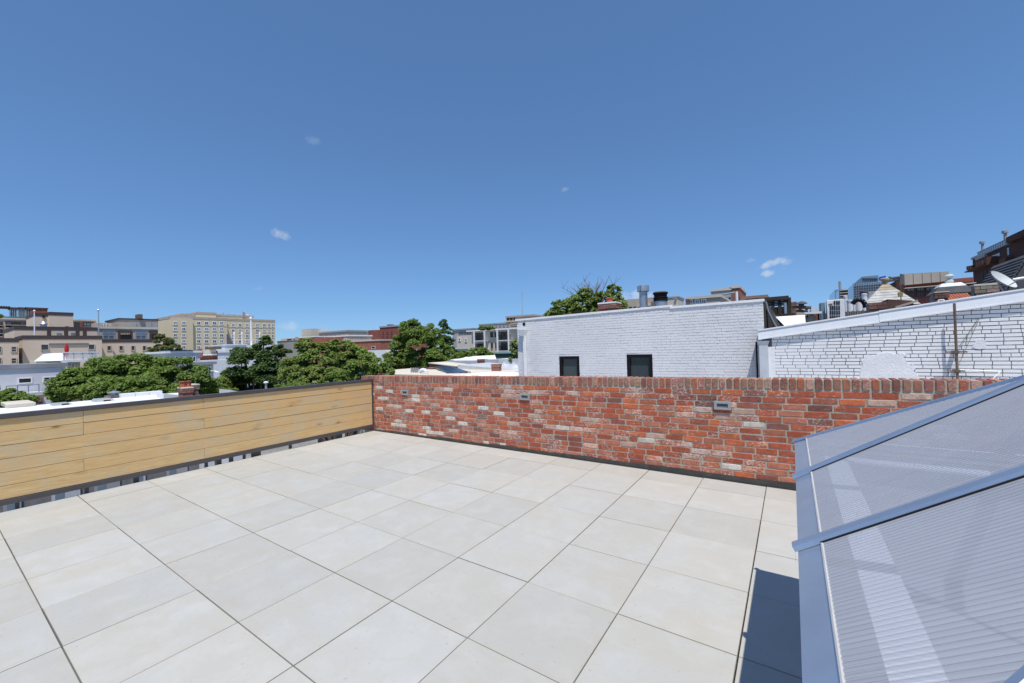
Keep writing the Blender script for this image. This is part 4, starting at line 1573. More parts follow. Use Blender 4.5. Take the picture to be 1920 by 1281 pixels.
chimney('weathered brick chimney in front of the low tree at the left', 66, 741, 81, 765, 'x', -26, .6, cpale, 0, None, zb=-3)
single('roof_kerb', MB().box(-20, -18.4, *rectX(8, 752, 62, 770, -19)[:2], .03, .16), CONC, 'flat grey roof kerb around the small red chimney at far left', 'roof kerb', bevel=.02)
y0, y1, z0, z1 = rectX(307, 737, 345, 748, -16.4)
single('roof_upstand', MB().hexa([(-17.2, y0, .03), (-16.4, y0, .03), (-16.4, y1, .03), (-17.2, y1, .03)], [(-17.2, y0, z1), (-16.4, y0, z1), (-16.4, y1, z0 + .1), (-17.2, y1, z0 + .1)]), WROOF, 'sloping white roof upstand left of the twin chimney', 'roof upstand')
y0, y1, z0, z1 = rectX(432, 730, 458, 738, -15)
single('roof_upstand', MB().hexa([(-16.0, y0, GZ), (-15, y0, GZ), (-15, y1, GZ), (-16, y1, GZ)], [(-16, y0, z1), (-15, y0, z1), (-15, y1, z0), (-16, y1, z0)]), WROOF, 'white wedge shaped upstand seen over the middle of the fence', 'roof upstand')
for (px, py, lab) in ((510, 728.5, 'shallow grey dome vent over the fence rail, left of the two'), (554, 724.5, 'shallow grey dome vent over the fence rail, right of the two')):
    c = atX(px, py + 5, -13)
    t_ = thing('dome_vent', lab, 'vent', tuple(c), 'dome vents beyond the fence')
    MB().lathe((c[0], c[1], c[2] - .4), [(.15, 0), (.15, .36), (.19, .37), (.17, .42), (.08, .46)], 14).build('dome', GALV, t_)
c = atX(499, 727, -13.4)
t_ = thing('pipe_vent', 'thin vent pipe with a white cap above the fence rail', 'vent', (c[0], c[1], c[2] - .5))
zc = atX(499, 718, -13.4)[2]
MB().tube((c[0], c[1], c[2] - .5), (c[0], c[1], zc), .04, n=8).build('pipe', GALV, t_)
MB().lathe((c[0], c[1], zc), [(.04, -.02), (.085, 0), (.075, .04), (.02, .06)], 10).build('cap', WMETAL, t_)
# lower roofs that show through the gap under the fence
low = thing('lower_neighbour', 'low neighbouring back building with pale roof below the fence gap', 'building', (-9, 0, GZ))
MB().box(-13, -4.6, -5, 3.3, GZ, -3.2).build('wall', GREYB, low)
MB().box(-12.8, -4.7, -4.9, .9, -3.2, -3.12).build('roof', GROOF, low)
MB().box(-12.8, -4.7, .9, 3.2, -3.2, -3.10).build('roof', WROOF, low)
for q in range(10):
    MB().box(-12.5 + q * .8, -12.44 + q * .8, -4.8, 3.1, -3.12, -3.05).build('roof_seam', GMETAL, low)
hv = thing('rooftop_unit', 'grey ventilation unit on the lower roof below the fence gap', 'roof unit', (-9, 1, -3.1))
MB().box(-9.6, -8.4, .4, 1.6, -3.05, -2.2).build('housing', GMETAL, hv, bevel=.03)
MB().box(-8.41, -8.36, .6, 1.4, -2.9, -2.4).build('grille', DARK, hv)

# ------------------------------------------------------------------ left: lilac house
H = Bld('modern_house', 'pale lilac rendered house with two wide windows at the far left', 'building', 'x', -32, -80, 691.5, 123, 8, LAV, coping=(GROOF, .22, .08))
H.win(32.5, 708, 61, 719.5, WMETAL, DARK, .10, out=.025)
H.win(80, 706, 107, 716.5, WMETAL, GLASS, .10, out=.025, nx=2)
MB().box(-31.9, -30.6, H.a0 + 1, H.a1 - 1, atX(60, 735, -32)[2] - .15, atX(60, 734, -32)[2]).build('balcony', GMETAL, H.o)
rl = MB()
zr0, zr1 = atX(45, 733, -31)[2], atX(45, 722, -31)[2]
ya, yb_ = atX(12, 728, -30.7)[1], atX(73, 728, -30.7)[1]
rl.tube((-30.7, ya, zr1), (-30.7, yb_, zr1), .03, n=6)
for q in range(4):
    yy = ya + (yb_ - ya) * q / 3
    rl.tube((-30.7, yy, zr0 - .1), (-30.7, yy, zr1), .022, n=5)
rl.build('railing', GALV, H.o)
# clapboard house with white deck
H = Bld('clapboard_house', 'cream clapboard house with white railed roof deck above the broad tree', 'building', 'x', -42, 86, 673, 150, 7, CLAP)
zt = H.zt
for q in range(14):
    z = zt - .22 * q
    MB().box(-42.0, -41.94, H.a0, H.a1, z - .20, z - .02).build('siding_board', CLAP, H.o)
yd0, yd1 = atX(118, 673, -41)[1], atX(184, 673, -41)[1]
zd = atX(150, 674, -41)[2]
MB().box(-45, -41, yd0, yd1, zd - .18, zd).build('deck', WMETAL, H.o)
zr = atX(150, 660, -41)[2]
MB().box(-41.1, -41, yd0, yd1, zr - .07, zr).build('handrail', WMETAL, H.o)
for q in range(28):
    yy = yd0 + (yd1 - yd0) * q / 27
    w = .09 if q % 7 == 0 else .03
    MB().box(-41.08, -41.03, yy, yy + w, zd, zr - .07).build('baluster', WMETAL, H.o)
MB().box(-41.2, -41.0, yd0, yd0 + .2, GZ, zd - .18).build('deck_post', WMETAL, H.o)
MB().box(-41.2, -41.0, yd1 - .2, yd1, GZ, zd - .18).build('deck_post', WMETAL, H.o)
y0, y1, z0, z1 = rectX(100, 662, 122, 669, -42)
MB().hexa([(-46, y0 - .5, z0 - .3), (-41.8, y0 - .5, z0 - .3), (-41.8, y1, z0 - .3), (-46, y1, z0 - .3)], [(-46, y0, z1), (-42.3, y0, z1), (-42.3, y1, z1), (-46, y1, z1)]).build('roof_hood', WROOF, H.o)
H.win(132, 682, 140, 694, WMETAL, GLASS_L, .12)
c = atX(125, 668, -42.2)
t_ = thing('closed_parasol', 'closed red parasol standing on the white railed deck', 'parasol', (c[0], c[1], zd))
zt_ = atX(125, 643.5, -42.2)[2]
MB().tube((c[0], c[1], zd), (c[0], c[1], zt_), .03, n=6).build('pole', WMETAL, t_)
hh = zt_ - zd
MB().lathe((c[0], c[1], zd), [(.07, hh * .18), (.13, hh * .22), (.10, hh * .45), (.13, hh * .65), (.09, hh * .85), (.03, hh)], 9).build('canopy', RED, t_)

# ------------------------------------------------------------------ left: tan apartment complex (one building with several volumes)
T = Bld('apartment_block', 'large tan stepped apartment block with brown copings on the left skyline', 'building', 'x', -148, 42, 636, 191, 22, TAN, coping=(BROWNC, .9, .08))
TO = T.o


def vol(x, pl, pt, pr, depth, mat=TAN, cop=True, pb=None):
    b = Bld('', '', '', 'x', x, pl, pt + (1.5 if cop else 0), pr, depth, mat, parent=TO, pb=pb, coping=(BROWNC, .9 if cop is True else cop, .08) if cop else None)
    return b


W1 = vol(-146, -60, 640, 35, 30)
W2 = vol(-160, 27, 617.5, 182, 20)
W3 = vol(-172, 64, 591.5, 91, 14)
W4 = vol(-170.5, 92, 590, 137, 16)
W5 = vol(-153, 188, 640.5, 300, 22)
for b, xs in ((W1, ((-4, 3), (20, 32)),), ):
    for (a, c) in xs:
        for (t0, t1) in ((649.5, 660.5), (671, 682)):
            b.win(a, t0, c, t1, TAN2, GLASS, .2, ny=2)
for (a, c, t0, t1) in ((76, 92, 645.5, 657), (76, 92, 668, 679.5), (165, 178, 645.5, 656)):
    T.win(a, t0, c, t1, TAN2, GLASS, .15)
for (a, c, t0) in ((80, 94, 658.8), (80, 90, 682), (165, 177, 658)):
    T.slab(a, t0, c, t0 + 4, GREYB, 'air_unit', .35)
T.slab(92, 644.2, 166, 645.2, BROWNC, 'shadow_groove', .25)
for (a, c) in ((200, 209), (222.5, 231.5), (245, 253.5), (266.5, 274.5)):
    W5.win(a, 648, c, 657.5, TAN2, GLASS, .2)
# narrow windows in the south faces of the corner volumes
for (b, yv, lo) in ((T, T.a0, 3), ):
    for q in range(3):
        for z in (T.zt - 4.5, T.zt - 8.6):
            xx = -150 - q * 3.2
            wf = MB().box(xx - 1.5, xx, yv - .12, yv + .02, z - 1.6, z).build('window', TAN2, TO)
            MB().box(xx - 1.3, xx - .2, yv - .16, yv - .1, z - 1.4, z - .2).build('pane', GLASS, wf)
# rooftop bits
for (px, r) in ((102, 1.6), (164, 1.3)):
    pass
for px in (92, 124, 145.5, 159):
    y = atX(px, 625, -158.5)[1]
    MB().box(-158.8, -158.2, y - .35, y + .35, atX(px, 633, -158.5)[2] - 1, atX(px, 619, -158.5)[2]).build('roof_fin', BROWNC, TO)
for (a, c) in ((106, 115), (133, 142)):
    W2.slab(a, 624, c, 633, GLASS_L, 'door_glazing', .15)
y = atX(78, 607, -171)[1]
MB().lathe((-168, y, W2.top), [(.65, 0), (.65, 1.0), (.9, 1.1), (.5, 1.7), (.1, 2.0)], 14).build('roof_cowl', GALV, TO)
W4.slab(122, 612, 129, 617, RUST, 'roof_door', .3)
W3.slab(79, 592, 84.5, 596, DARK, 'vent_opening', .3)
for (px, pt, pb_, xx, mt, lab) in ((65, 585, 634, -158, WMETAL, 'white flagpole on the tan apartment block, left of the two'), (185.5, 583.5, 648, -150, GALV, 'tall grey flagpole right of the tan apartment block')):
    c = atX(px, pb_, xx)
    t_ = thing('flagpole', lab, 'flagpole', tuple(c), 'bare flagpoles on the left skyline')
    zt_ = atX(px, pt, xx)[2]
    MB().tube(tuple(c), (c[0], c[1], zt_), .15, .10, 8).build('pole', mt, t_)
    MB().lathe((c[0], c[1], zt_), [(.1, 0), (.22, .15), (.22, .35), (.1, .5)], 8).build('finial', mt, t_)

# glass banded block behind
G = Bld('office_block', 'low office block with bands of blue glass between brown piers', 'building', 'x', -176, 183, 617, 296, 20, BEIGE, coping=(CONC, .7, .3))
for (a, c) in ((192, 215), (253.5, 275)):
    for (t0, t1) in ((620, 625.5), (628, 636.5)):
        G.win(a, t0, c, t1, GALV, GLASS_B if t0 < 627 else GLASS, .4, nx=2, ny=2)
for (a, c) in ((221, 248), (280, 296)):
    G.slab(a, 620, c, 638, BROWNC, 'recess_panel', .15)
    G.slab(a + 4, 627, c - 3, 634, DARK, 'opening', .3)
for q in range(6):
    G.slab(226 + q * 3, 624.5, 227.5 + q * 3, 628, BEIGE, 'fin', .5)
U = Bld('brown_penthouse', 'flat beige mechanical penthouse behind the glass banded office', 'building', 'x', -200, 223, 600, 296, 18, BEIGE, coping=(BROWNC, .5, .25))
for (a, c) in ((245, 256), (257, 267), (273, 284), (285, 295)):
    U.slab(a, 604, c, 616, GREYB, 'panel', .2)
MB().box(-203, -199, *rectX(258, 595, 266, 599, -200)[:2], U.top, U.top + 1.6).build('roof_box', RUST, U.o)
BA = Bld('balcony_block', 'brown block with glazed balconies behind the tan penthouse, right part', 'building', 'x', -205, 134, 601.5, 180, 20, TAN2, coping=(CONC, .5, .25))
BA.win(138, 604, 150, 616, BROWNC, GLASS, .4, nx=3)
BA.win(155, 604, 176, 611.5, BROWNC, GLASS_B, .4, nx=3)
BA.slab(150, 604, 155, 617, DREDB, 'brick_pier', .5)
RC = Bld('roof_clutter_block', 'low beige rooftop volume with pipework left of the flat penthouse', 'building', 'x', -198, 180, 605.5, 211, 12, BEIGE)
for q in range(7):
    a = 189 + q * 3
    RC.slab(a, 606 + (q % 3), a + 1.5, 613, CONC if q % 2 else GREYB, 'pipe', 1.0)
BB = Bld('balcony_block', 'brown and tan block with long glazed balconies at the far left', 'building', 'x', -250, -90, 598.5, 62, 25, TAN2, coping=(CONC, .6, .3))
for (a, c) in ((-60, 5), (10, 62)):
    for (t0, t1) in ((603, 616), (618.5, 632), (634.5, 646)):
        BB.slab(a, t0, c, t1, DARK, 'balcony_recess', .15)
        n = 4 if a > 0 else 5
        for q in range(n):
            w = (c - a) / n
            BB.win(a + q * w + .8, t0 + .7, a + (q + 1) * w - .8, t0 + 6.5, BROWNC, GLASS_B if q % 2 == 0 else GLASS, .3, out=.5)
        BB.slab(a, t0 + 6.8, c, t0 + 7.6, CONC, 'railing', .9)
        BB.slab(a, t1 - 1.2, c, t1, TAN2, 'floor_slab', 1.0)
# glass pavilions and pergola on its roof
zt = BB.top
for (pl, pr) in ((19.5, 31), (35.5, 46.5), (49, 61)):
    y0, y1, z0, z1 = rectX(pl, 576.5, pr, 597, -252)
    gp = MB().box(-256, -252, y0, y1, zt, z1 - .8).build('glass_room', GLASS_G, BB.o)
    MB().box(-256.4, -251.6, y0 - .3, y1 + .3, z1 - .8, z1).build('room_roof', BROWNC, BB.o)
    for q in range(4):
        yy = y0 + (y1 - y0) * q / 3
        MB().box(-252.0, -251.8, yy - .12, yy + .12, zt, z1 - .8).build('mullion', GALV, gp)
y0, y1, z0, z1 = rectX(-60, 575.5, 20, 578, -252)
MB().box(-253, -252.6, y0, y1, z0, z1).build('pergola_beam', BROWNC, BB.o)
for q in range(16):
    yy = y0 + (y1 - y0) * q / 16
    MB().box(-256, -251, yy, yy + .4, z1, z1 + .5).build('pergola_slat', BROWNC, BB.o)
y0, y1, z0, z1 = rectX(8, 594, 49, 597.5, -250.5)
MB().box(-250.8, -250.5, y0, y1, zt, z1).build('glass_guard', GLASS_G, BB.o)
RP = Bld('brick_penthouse', 'red brown brick lift tower above the far left block', 'building', 'x', -246, 60, 579.5, 89, 14, DREDB, coping=(BROWNC, .5, .2))

# ------------------------------------------------------------------ hotel
HS = Bld('hotel', 'big buff brick hotel with rows of small paired windows', 'building', 'x', -226, 318.5, 599, 426, 48, HOTEL, coping=(BEIGE, 1.1, .1))
HB = Bld('', '', '', 'x', -230, 426, 602.5, 515.5, 44, HOTEL, parent=HS.o, coping=(BEIGE, 1.1, .1))
MB().box(-226, -224.8, HS.a0 + 0.1, atX(360, 620, -226)[1], GZ, HS.zt - .01).build('wing', HOTEL, HS.o)
cols = ((328.5, 0), (344.5, 0), (372.5, 1), (387, 1), (402, 1), (415.5, 1))
for (c, k) in cols:
    for r_ in range(5):
        if k == 0 and r_ == 4 and c < 330: continue
        py = 606.0 + r_ * 11.35 + (c - 328) * .004
        HSx = HS.val
        if k == 0: HS.val = -224.8
        HS.win(c - 3.9, py - 3, c + 3.9, py + 3.2, WMETAL, GLASS_L if (r_ + int(c)) % 3 else GLASS, .22, out=.12, nx=2)
        HS.slab(c - 4.2, py + 3.3, c + 4.2, py + 4.0, CONC, 'sill', .16)
        HS.val = HSx
for c, w in ((437, 3.2), (450, 3.2), (463.5, 3.2), (482.5, 3.2), (495.5, 3.0), (504.3, 1.8), (511.3, 1.8), (426.8, 1.2)):
    for r_ in range(5):
        py = 610.0 + r_ * 10.2
        HB.win(c - w, py - 2.8, c + w, py + 2.9, WMETAL, GLASS_L if (r_ + int(c)) % 3 else GLASS, .22, out=.12, nx=2 if w > 2 else 1)
        HB.slab(c - w - .2, py + 3.0, c + w + .2, py + 3.6, CONC, 'sill', .16)
HS.slab(319, 610.6, 425.8, 611.3, CONC, 'string_course', .12)
HB.slab(426.2, 614.4, 515, 615, CONC, 'string_course', .12)
for (pl, pt, pr, xx) in ((340, 591.5, 369, -240), (369, 588.5, 405, -238), (405, 593, 455, -240), (454, 594.5, 475, -242)):
    b = Bld('', '', '', 'x', xx, pl, pt, pr, 16, HOTEL, parent=HS.o, coping=(BEIGE, .8, .2), part='penthouse')
c = rectX(352, 590, 368, 596, -239.8)
MB().box(-239.9, -239.3, c[0], c[1], c[2], c[3]).build('louvre', GREYB, HS.o)
for px, pt in ((420, 586), (432, 588.5), (442, 589), (457, 584), (459, 585), (461, 586)):
    c = atX(px, 600, -240)
    MB().tube((-241, c[1], c[2]), (-241, c[1], atX(px, pt, -240)[2]), .28, n=5).build('antenna', GREYB, HS.o)
y0, y1, z0, z1 = rectX(460, 589, 466, 594, -243)
MB().box(-245, -243, y0, y1, z0 - 1, z1).build('dish_box', WMETAL, HS.o)

# ------------------------------------------------------------------ mid left houses and white roofs
V = Bld('blue_house', 'pale blue sided house with grey doors right of the broad tree', 'building', 'x', -62, 312, 662, 375, 8, LBLUE, coping=(WMETAL, .25, .2))
for (a, c) in ((327, 335), (341, 347), (353, 359), (361, 367)):
    V.win(a, 668, c, 678 if a > 340 else 675, WMETAL, GLASS, .12)
MB().box(-66, -61.7, *rectX(318, 660, 360, 662, -62)[:2], V.top, V.top + .12).build('roof_panel', SOLAR, V.o)
V = Bld('dormer_house', 'small house with three square dormer windows and white roofs', 'building', 'x', -50, 362, 684, 400, 6, LBLUE, coping=(GROOF, .3, .25))
for c in (367.5, 379.5, 391):
    V.win(c - 4, 686.5, c + 4, 692.5, WMETAL, GLASS, .22)
for c in (372, 384.5, 396):
    V.slab(c - .9, 697, c + .9, 712, WMETAL, 'post', .15)
V.slab(362, 694.5, 400, 697.5, WMETAL, 'beam', .3)
y0, y1, z0, z1 = rectX(336, 680, 362, 698, -51)
MB().add([(-60, y0 + 1, z1), (-51, y0, z0), (-51, y1, z0), (-60, y1, z1)], [(0, 1, 2, 3)]).build('side_roof', WROOF, V.o)
y0, y1, z0, z1 = rectX(398, 684, 412, 698, -51)
MB().add([(-58, y0 + .5, z1), (-51, y0, z0), (-51, y1, z0), (-58, y1, z1)], [(0, 1, 2, 3)]).build('side_roof', WROOF, V.o)
Bld('white_roof_house', 'long white roofed house with blank white walls behind the dormer house', 'building', 'x', -72, 372, 675, 445, 18, WROOF)
Q = Bld('white_box_house', 'blank white box shaped house left of the dark maple', 'building', 'x', -84, 404, 661, 450, 8, WROOF, coping=(WMETAL, .2, .15))
Q2 = Bld('white_tower', 'white stepped top with roof rail above the white box house', 'building', 'x', -92, 421, 647.5, 462, 6, WROOF, coping=(WMETAL, .2, .15))
MB().box(-92, -91.8, *rectX(440, 644, 480, 646, -92)[:2], Q2.top + .9, Q2.top + 1.05).build('rail', WMETAL, Q2.o)
Q3 = Bld('white_row', 'white parapet wall behind the dark maple crown', 'building', 'x', -96, 455, 647, 520, 10, WROOF)
for (px, pt, lab) in ((439.5, 629, 'white flagpole with ball top above the white box house'), (454, 629, 'white flagpole second from left near the hotel'), (471.5, 600, 'tall thick white flagpole in front of the hotel'), (487.5, 629, 'white flagpole nearest the right end of the hotel')):
    w = .17 if px == 471.5 else .10
    c = atX(px, 650, -98)
    t_ = thing('flagpole', lab, 'flagpole', (c[0], c[1], 3), 'white flagpoles before the hotel')
    zt_ = atX(px, pt, -98)[2]
    MB().tube((c[0], c[1], 2), (c[0], c[1], zt_), w * 1.3, w, 8).build('pole', WMETAL, t_)
    MB().lathe((c[0], c[1], zt_), [(.1, 0), (w * 1.8, .2), (w * 1.8, .5), (.1, .7)], 8).build('finial', WMETAL, t_)
c = atX(428, 646, -98)
fl = thing('drooping_flag', 'dark flag hanging limp before the hotel corner', 'flag', tuple(c))
zt_ = atX(427, 627, -98)[2]
MB().tube((c[0], c[1] - .3, c[2] - 1), (c[0], c[1] - .3, zt_), .1, n=6).build('pole', GALV, fl)
MB().hexa([(c[0] - .1, c[1] - .3, c[2]), (c[0] + .1, c[1] - .3, c[2]), (c[0] + .1, c[1] + .9, c[2]), (c[0] - .1, c[1] + .9, c[2])],
          [(c[0] - .1, c[1] - .3, zt_), (c[0] + .1, c[1] - .3, zt_), (c[0] + .1, c[1] - .1, zt_), (c[0] - .1, c[1] - .1, zt_)]).build('cloth', SLATE, fl)
K = Bld('brick_porch_house', 'small brown brick house with porch and curved brown hood behind the blue house', 'building', 'x', -76, 370, 658, 408, 8, DREDB)
K.slab(378, 655.5, 404, 663, CREAM, 'porch_wall', .3)
K.slab(378, 663.5, 404, 666.5, WMETAL, 'porch_rail', .6)
K.slab(371, 654, 377, 670, REDB, 'brick_pier', .5)
MB().box(-77.5, -74.5, *rectX(391, 652, 408, 656, -76)[:2], atX(400, 655, -76)[2], atX(400, 651, -76)[2]).build('hood', RUST, K.o)

# ------------------------------------------------------------------ far middle skyline
YB = 150
S = Bld('concrete_block', 'pale concrete rooftop block on the far skyline right of the hotel', 'building', 'y', 150, 565, 617, 583, 12, CONC)
S = Bld('flat_office', 'long flat grey office roofline on the far skyline', 'building', 'y', 156, 580, 624.5, 652, 16, CONC, coping=(GREYB, 1.0, .5))
S.slab(594, 620, 608, 624, LBLUE, 'plant_room', 0, 8)
for q in range(8):
    S.slab(586 + q * 8, 628, 591 + q * 8, 631, GLASS_L, 'window_band', .2)
S = Bld('mansard_house', 'red mansard roofed row house with white dormers', 'building', 'y', 128, 538, 634, 590, 12, REDB, coping=(WMETAL, .6, .3))
for c in (549, 568, 576):
    S.win(c - 2, 636.5, c + 2, 642, WMETAL, GLASS_L, .35)
S.slab(555.5, 632, 561, 645, BEIGE, 'party_wall', .8)
S = Bld('grey_house', 'grey flat roofed house left of the mansard row', 'building', 'y', 120, 520, 640, 552, 10, GREYB, coping=(GROOF, .4, .2))
S = Bld('pale_house', 'pale concrete house with stepped roof behind the mansard row', 'building', 'y', 140, 526, 635, 542, 8, CONC)
S = Bld('brick_gable_house', 'red brick gable wall in the middle distance above the yellowish tree', 'building', 'y', 104, 588, 633, 612, 14, REDB)
S = Bld('bay_window_house', 'tan house with white bay windows among the middle rooftops', 'building', 'y', 112, 610, 632, 655, 12, TAN2, coping=(WMETAL, .6, .3))
for c in (616, 622, 633, 637.5, 648):
    S.win(c - 1.8, 634.5, c + 1.8, 640, WMETAL, GLASS_L, .3)
S = Bld('long_brick_house', 'long plain red brick building behind the yellowish green tree', 'building', 'y', 78, 626, 641, 712, 16, REDB, coping=(CONC, .35, .2))
S.win(697, 649, 704, 655, CONC, DARK, .2)
S = Bld('low_brick_house', 'low dark red brick house right of the long brick building', 'building', 'y', 88, 708, 642.5, 745, 12, REDB, coping=(CONC, .4, .2))
S = Bld('garage_white', 'white side wall of a small house left of the tall rounded tree', 'building', 'y', 60, 690, 656.5, 732, 8, WROOF)
S.slab(724, 659, 746, 674, CLAP, 'green_panel', .25, 5)
S = Bld('small_brick_house', 'little red brick wall low beneath the white side wall', 'building', 'y', 56, 726, 675, 748, 5, REDB)
S = Bld('round_brick_block', 'dark red apartment block with curved corner on the middle skyline', 'building', 'y', 150, 712, 613.5, 745, 22, DREDB, coping=(GREYB, .8, .3))
for q in range(3):
    for r_ in range(2):
        S.win(717 + q * 8, 621 + r_ * 9, 720 + q * 8, 627 + r_ * 9, DREDB, GLASS, .3)
cxx = atY(710, 620, 156)[0]
m = MB()
m.lathe((atY(716, 620, 158)[0], 158, GZ), [(8, 0), (8, S.zt - GZ - 1)], 26)
m.build('round_corner', DREDB, S.o)
S.slab(725.5, 608.5, 731, 613.5, DREDB, 'chimney', 0, 3)
ri = random.Random(77)
for (px, py, w, h, mt, lab) in ((655, 629, 14, 9, WMETAL, 'white rooftop plant box on the middle skyline'), (668, 633, 16, 8, GREYB, 'grey rooftop volume right of the white plant box'), (683, 633, 8, 9, REDB, 'small red chimney block left of the round brick block'),
                                (694, 634, 8, 7, DREDB, 'small dark chimney block beside the round brick block'), (702, 639, 22, 8, GREYB, 'low grey roof before the round brick block'), (760, 600, 1, 1, GREYB, '')):
    if not lab: continue
    Bld('rooftop_block', lab, 'building', 'y', 125 + ri.uniform(-4, 4), px - w / 2, py, px + w / 2, 8, mt)
c = atY(690, 634, 120)
t_ = thing('tv_antenna', 'thin television antenna on the middle rooftops', 'antenna', tuple(c))
zt_ = atY(690, 620, 120)[2]
MB().tube(tuple(c), (c[0], c[1], zt_), .12, n=5).build('mast', GREYB, t_)
MB().tube((c[0] - 1.2, c[1], zt_), (c[0] + 1.0, c[1], zt_), .07, n=4).tube((c[0] - .5, c[1], zt_ - .5), (c[0] + .5, c[1], zt_ - .5), .06, n=4).build('elements', GREYB, t_)

# white and cream building with balconies
AP = Bld('balcony_apartments', 'cream apartments with stacked dark balconies and white posts', 'building', 'y', 58, 884, 619.5, 975, 12, CONC, coping=(WMETAL, .22, .7))
for (a, c, t0, t1) in ((891, 907, 624, 640), (891, 907, 644, 656), (935, 954, 622, 639), (935, 954, 642, 659)):
    rc = AP.slab(a, t0, c, t1, plain('balcony recess', (0.16, 0.14, 0.11), .9), 'balcony_recess', .03)
    w = (c - a)
    AP.win(a + w * .25, t0 + .8, a + w * .75, t1 - 1.0, BROWNC, GLASS, .12, out=.1, nx=2)
    x0, x1, z0, z1 = rectY(a - 1.5, t1 - 1, c + 2.5, t1, 56.8)
    MB().box(x0, x1, 56.8, 58, z0, z0 + .12).build('balcony_floor', WMETAL, AP.o)
    rl = MB()
    zr = z0 + 1.0
    rl.box(x0, x1, 56.82, 56.88, zr - .05, zr)
    for q in range(15):
        xx = x0 + (x1 - x0) * q / 14
        rl.box(xx - .02, xx + .02, 56.83, 56.87, z0 + .12, zr - .05)
    rl.build('balcony_railing', BLACK, AP.o)
for px in (889.5, 909, 933, 954):
    x = atY(px, 640, 56.8)[0]
    MB().box(x - .11, x + .11, 56.65, 56.85, GZ, AP.zt).build('post', WMETAL, AP.o)
for (a, c, t0, t1) in ((920, 924.5, 623, 632.5), (928, 931.5, 623, 632), (921, 924.5, 643, 652.5), (929, 932, 643, 652)):
    AP.win(a, t0, c, t1, BROWNC, GLASS, .1)
B9 = Bld('grey_slab_block', 'long pale grey office slab with rows of square windows on the skyline', 'building', 'y', 140, 898, 607.5, 975, 14, plain('pale grey slab', (.40, .41, .43), .8), coping=(GREYB, .5, .2))
for q in range(10):
    B9.win(900 + q * 7.2, 610.3 - q * .12, 903.6 + q * 7.2, 613.4 - q * .12, CONC, GLASS, .3)
    B9.win(900 + q * 7.2, 617, 903.6 + q * 7.2, 620, CONC, GLASS, .3)
B10 = Bld('tan_tower_top', 'tan tower top with dark recessed bays left of the white painted house', 'building', 'y', 120, 949, 594.5, 998, 14, TAN2, coping=(BEIGE, .6, .2), pb=604)
for (a, c) in ((951, 955), (957, 961), (963, 966)):
    B10.slab(a, 596, c, 601, DARK, 'bay', .2)
B10.slab(949, 601.5, 975, 603.5, CONC, 'ledge', .8)
B11 = Bld('striped_block', 'dark grey banded block corner behind the white painted house', 'building', 'y', 90, 957, 606, 980, 10, GREYB, pb=None)
for q in range(4):
    B11.slab(957, 607 + q * 3.2, 980, 608.2 + q * 3.2, TAN2, 'band', .4)
B12 = Bld('blue_grey_building', 'blue grey flat roofed building right of the feathery tree', 'building', 'y', 92, 848, 619, 886, 10, GREYB, coping=(GROOF, .4, .3))
for q in range(8):
    B12.slab(861 + q * 3, 623.5, 862.6 + q * 3, 627, GLASS, 'window_slit', .15)
B13 = Bld('pale_terrace_house', 'pale stone house half hidden by ivy left of the balcony apartments', 'building', 'y', 72, 856, 629, 888, 8, CONC)
B13.win(860, 634, 864, 640, WMETAL, GLASS, .15)
B13.win(872, 635, 876, 641, WMETAL, GLASS, .15)
B14 = Bld('garden_wall_house', 'grey blue side wall glimpsed through the trees left of the hedge', 'building', 'y', 45, 834, 655, 845, 4, LBLUE, coping=(WMETAL, .15, .1))
B15 = Bld('green_shed', 'low dark green roofed shed below the balcony apartments', 'building', 'y', 50, 928, 663, 958, 5, plain('dark green', (.03, .07, .06), .7), coping=(plain('pale green roof', (.25, .38, .33), .6), .2, .15))
c = atY(980, 607, 130)
t_ = thing('radio_mast', 'very thin tall radio mast on the skyline left of the white painted house', 'antenna', tuple(c))
zt_ = atY(980, 545, 130)[2]
MB().tube(tuple(c), (c[0], c[1], zt_), .14, .08, n=5).build('mast', GREYB, t_)
for py in (552, 557):
    z = atY(980, py, 130)[2]
    MB().tube((c[0] - .6, c[1], z), (c[0] + .6, c[1], z), .06, n=4).build('crossbar', GREYB, t_)

# ------------------------------------------------------------------ near middle roofs beyond the brick wall
NR = thing('white_flat_roof', 'pale roofed neighbouring house directly beyond the left part of the brick wall', 'building', (-10, 16, GZ))
xa, xb = atY(735, 704, 19)[0], atY(972, 706, 19)[0]
MB().box(xa, xb, 15.5, 21, GZ, .10).build('wall', GREYB, NR)
MB().box(xa - .1, xb + .05, 15.4, 21.1, .10, .16).build('roof', CREAM, NR)
NR2 = thing('grey_parapet_house', 'house with long grey metal parapet and yellow sheathing beyond the brick wall', 'building', (-9, 24, GZ))
x0, x1, z0, z1 = rectY(858, 685, 975, 700, 20.5)
p0, p1 = atY(858, 684.5, 20.5), atY(975, 694, 20.5)
MB().hexa([(p0[0], 20.5, .1), (p1[0], 20.5, .1), (p1[0], 24, .1), (p0[0], 24, .1)], [(p0[0], 20.5, p0[2]), (p1[0], 20.5, p1[2]), (p1[0], 24, p1[2]), (p0[0], 24, p0[2])]).build('parapet', GMETAL, NR2)
p0, p1 = atY(878, 695.5, 20.3), atY(936, 703, 20.3)
MB().hexa([(p0[0], 20.3, .17), (p1[0], 20.3, .17), (p1[0], 20.45, .17), (p0[0], 20.45, .17)], [(p0[0], 20.3, p0[2]), (p1[0], 20.3, p1[2]), (p1[0], 20.45, p1[2]), (p0[0], 20.45, p0[2])]).build('sheathing', YELLOW, NR2)
NR3 = thing('white_gambrel_roof', 'white coated sloping roof with ridge beyond the grey parapet', 'building', (-12, 31, GZ))
q = [atY(px, py, yv) for (px, py, yv) in ((842, 682, 30), (932, 677, 30), (928, 666, 33), (846, 670, 33))]
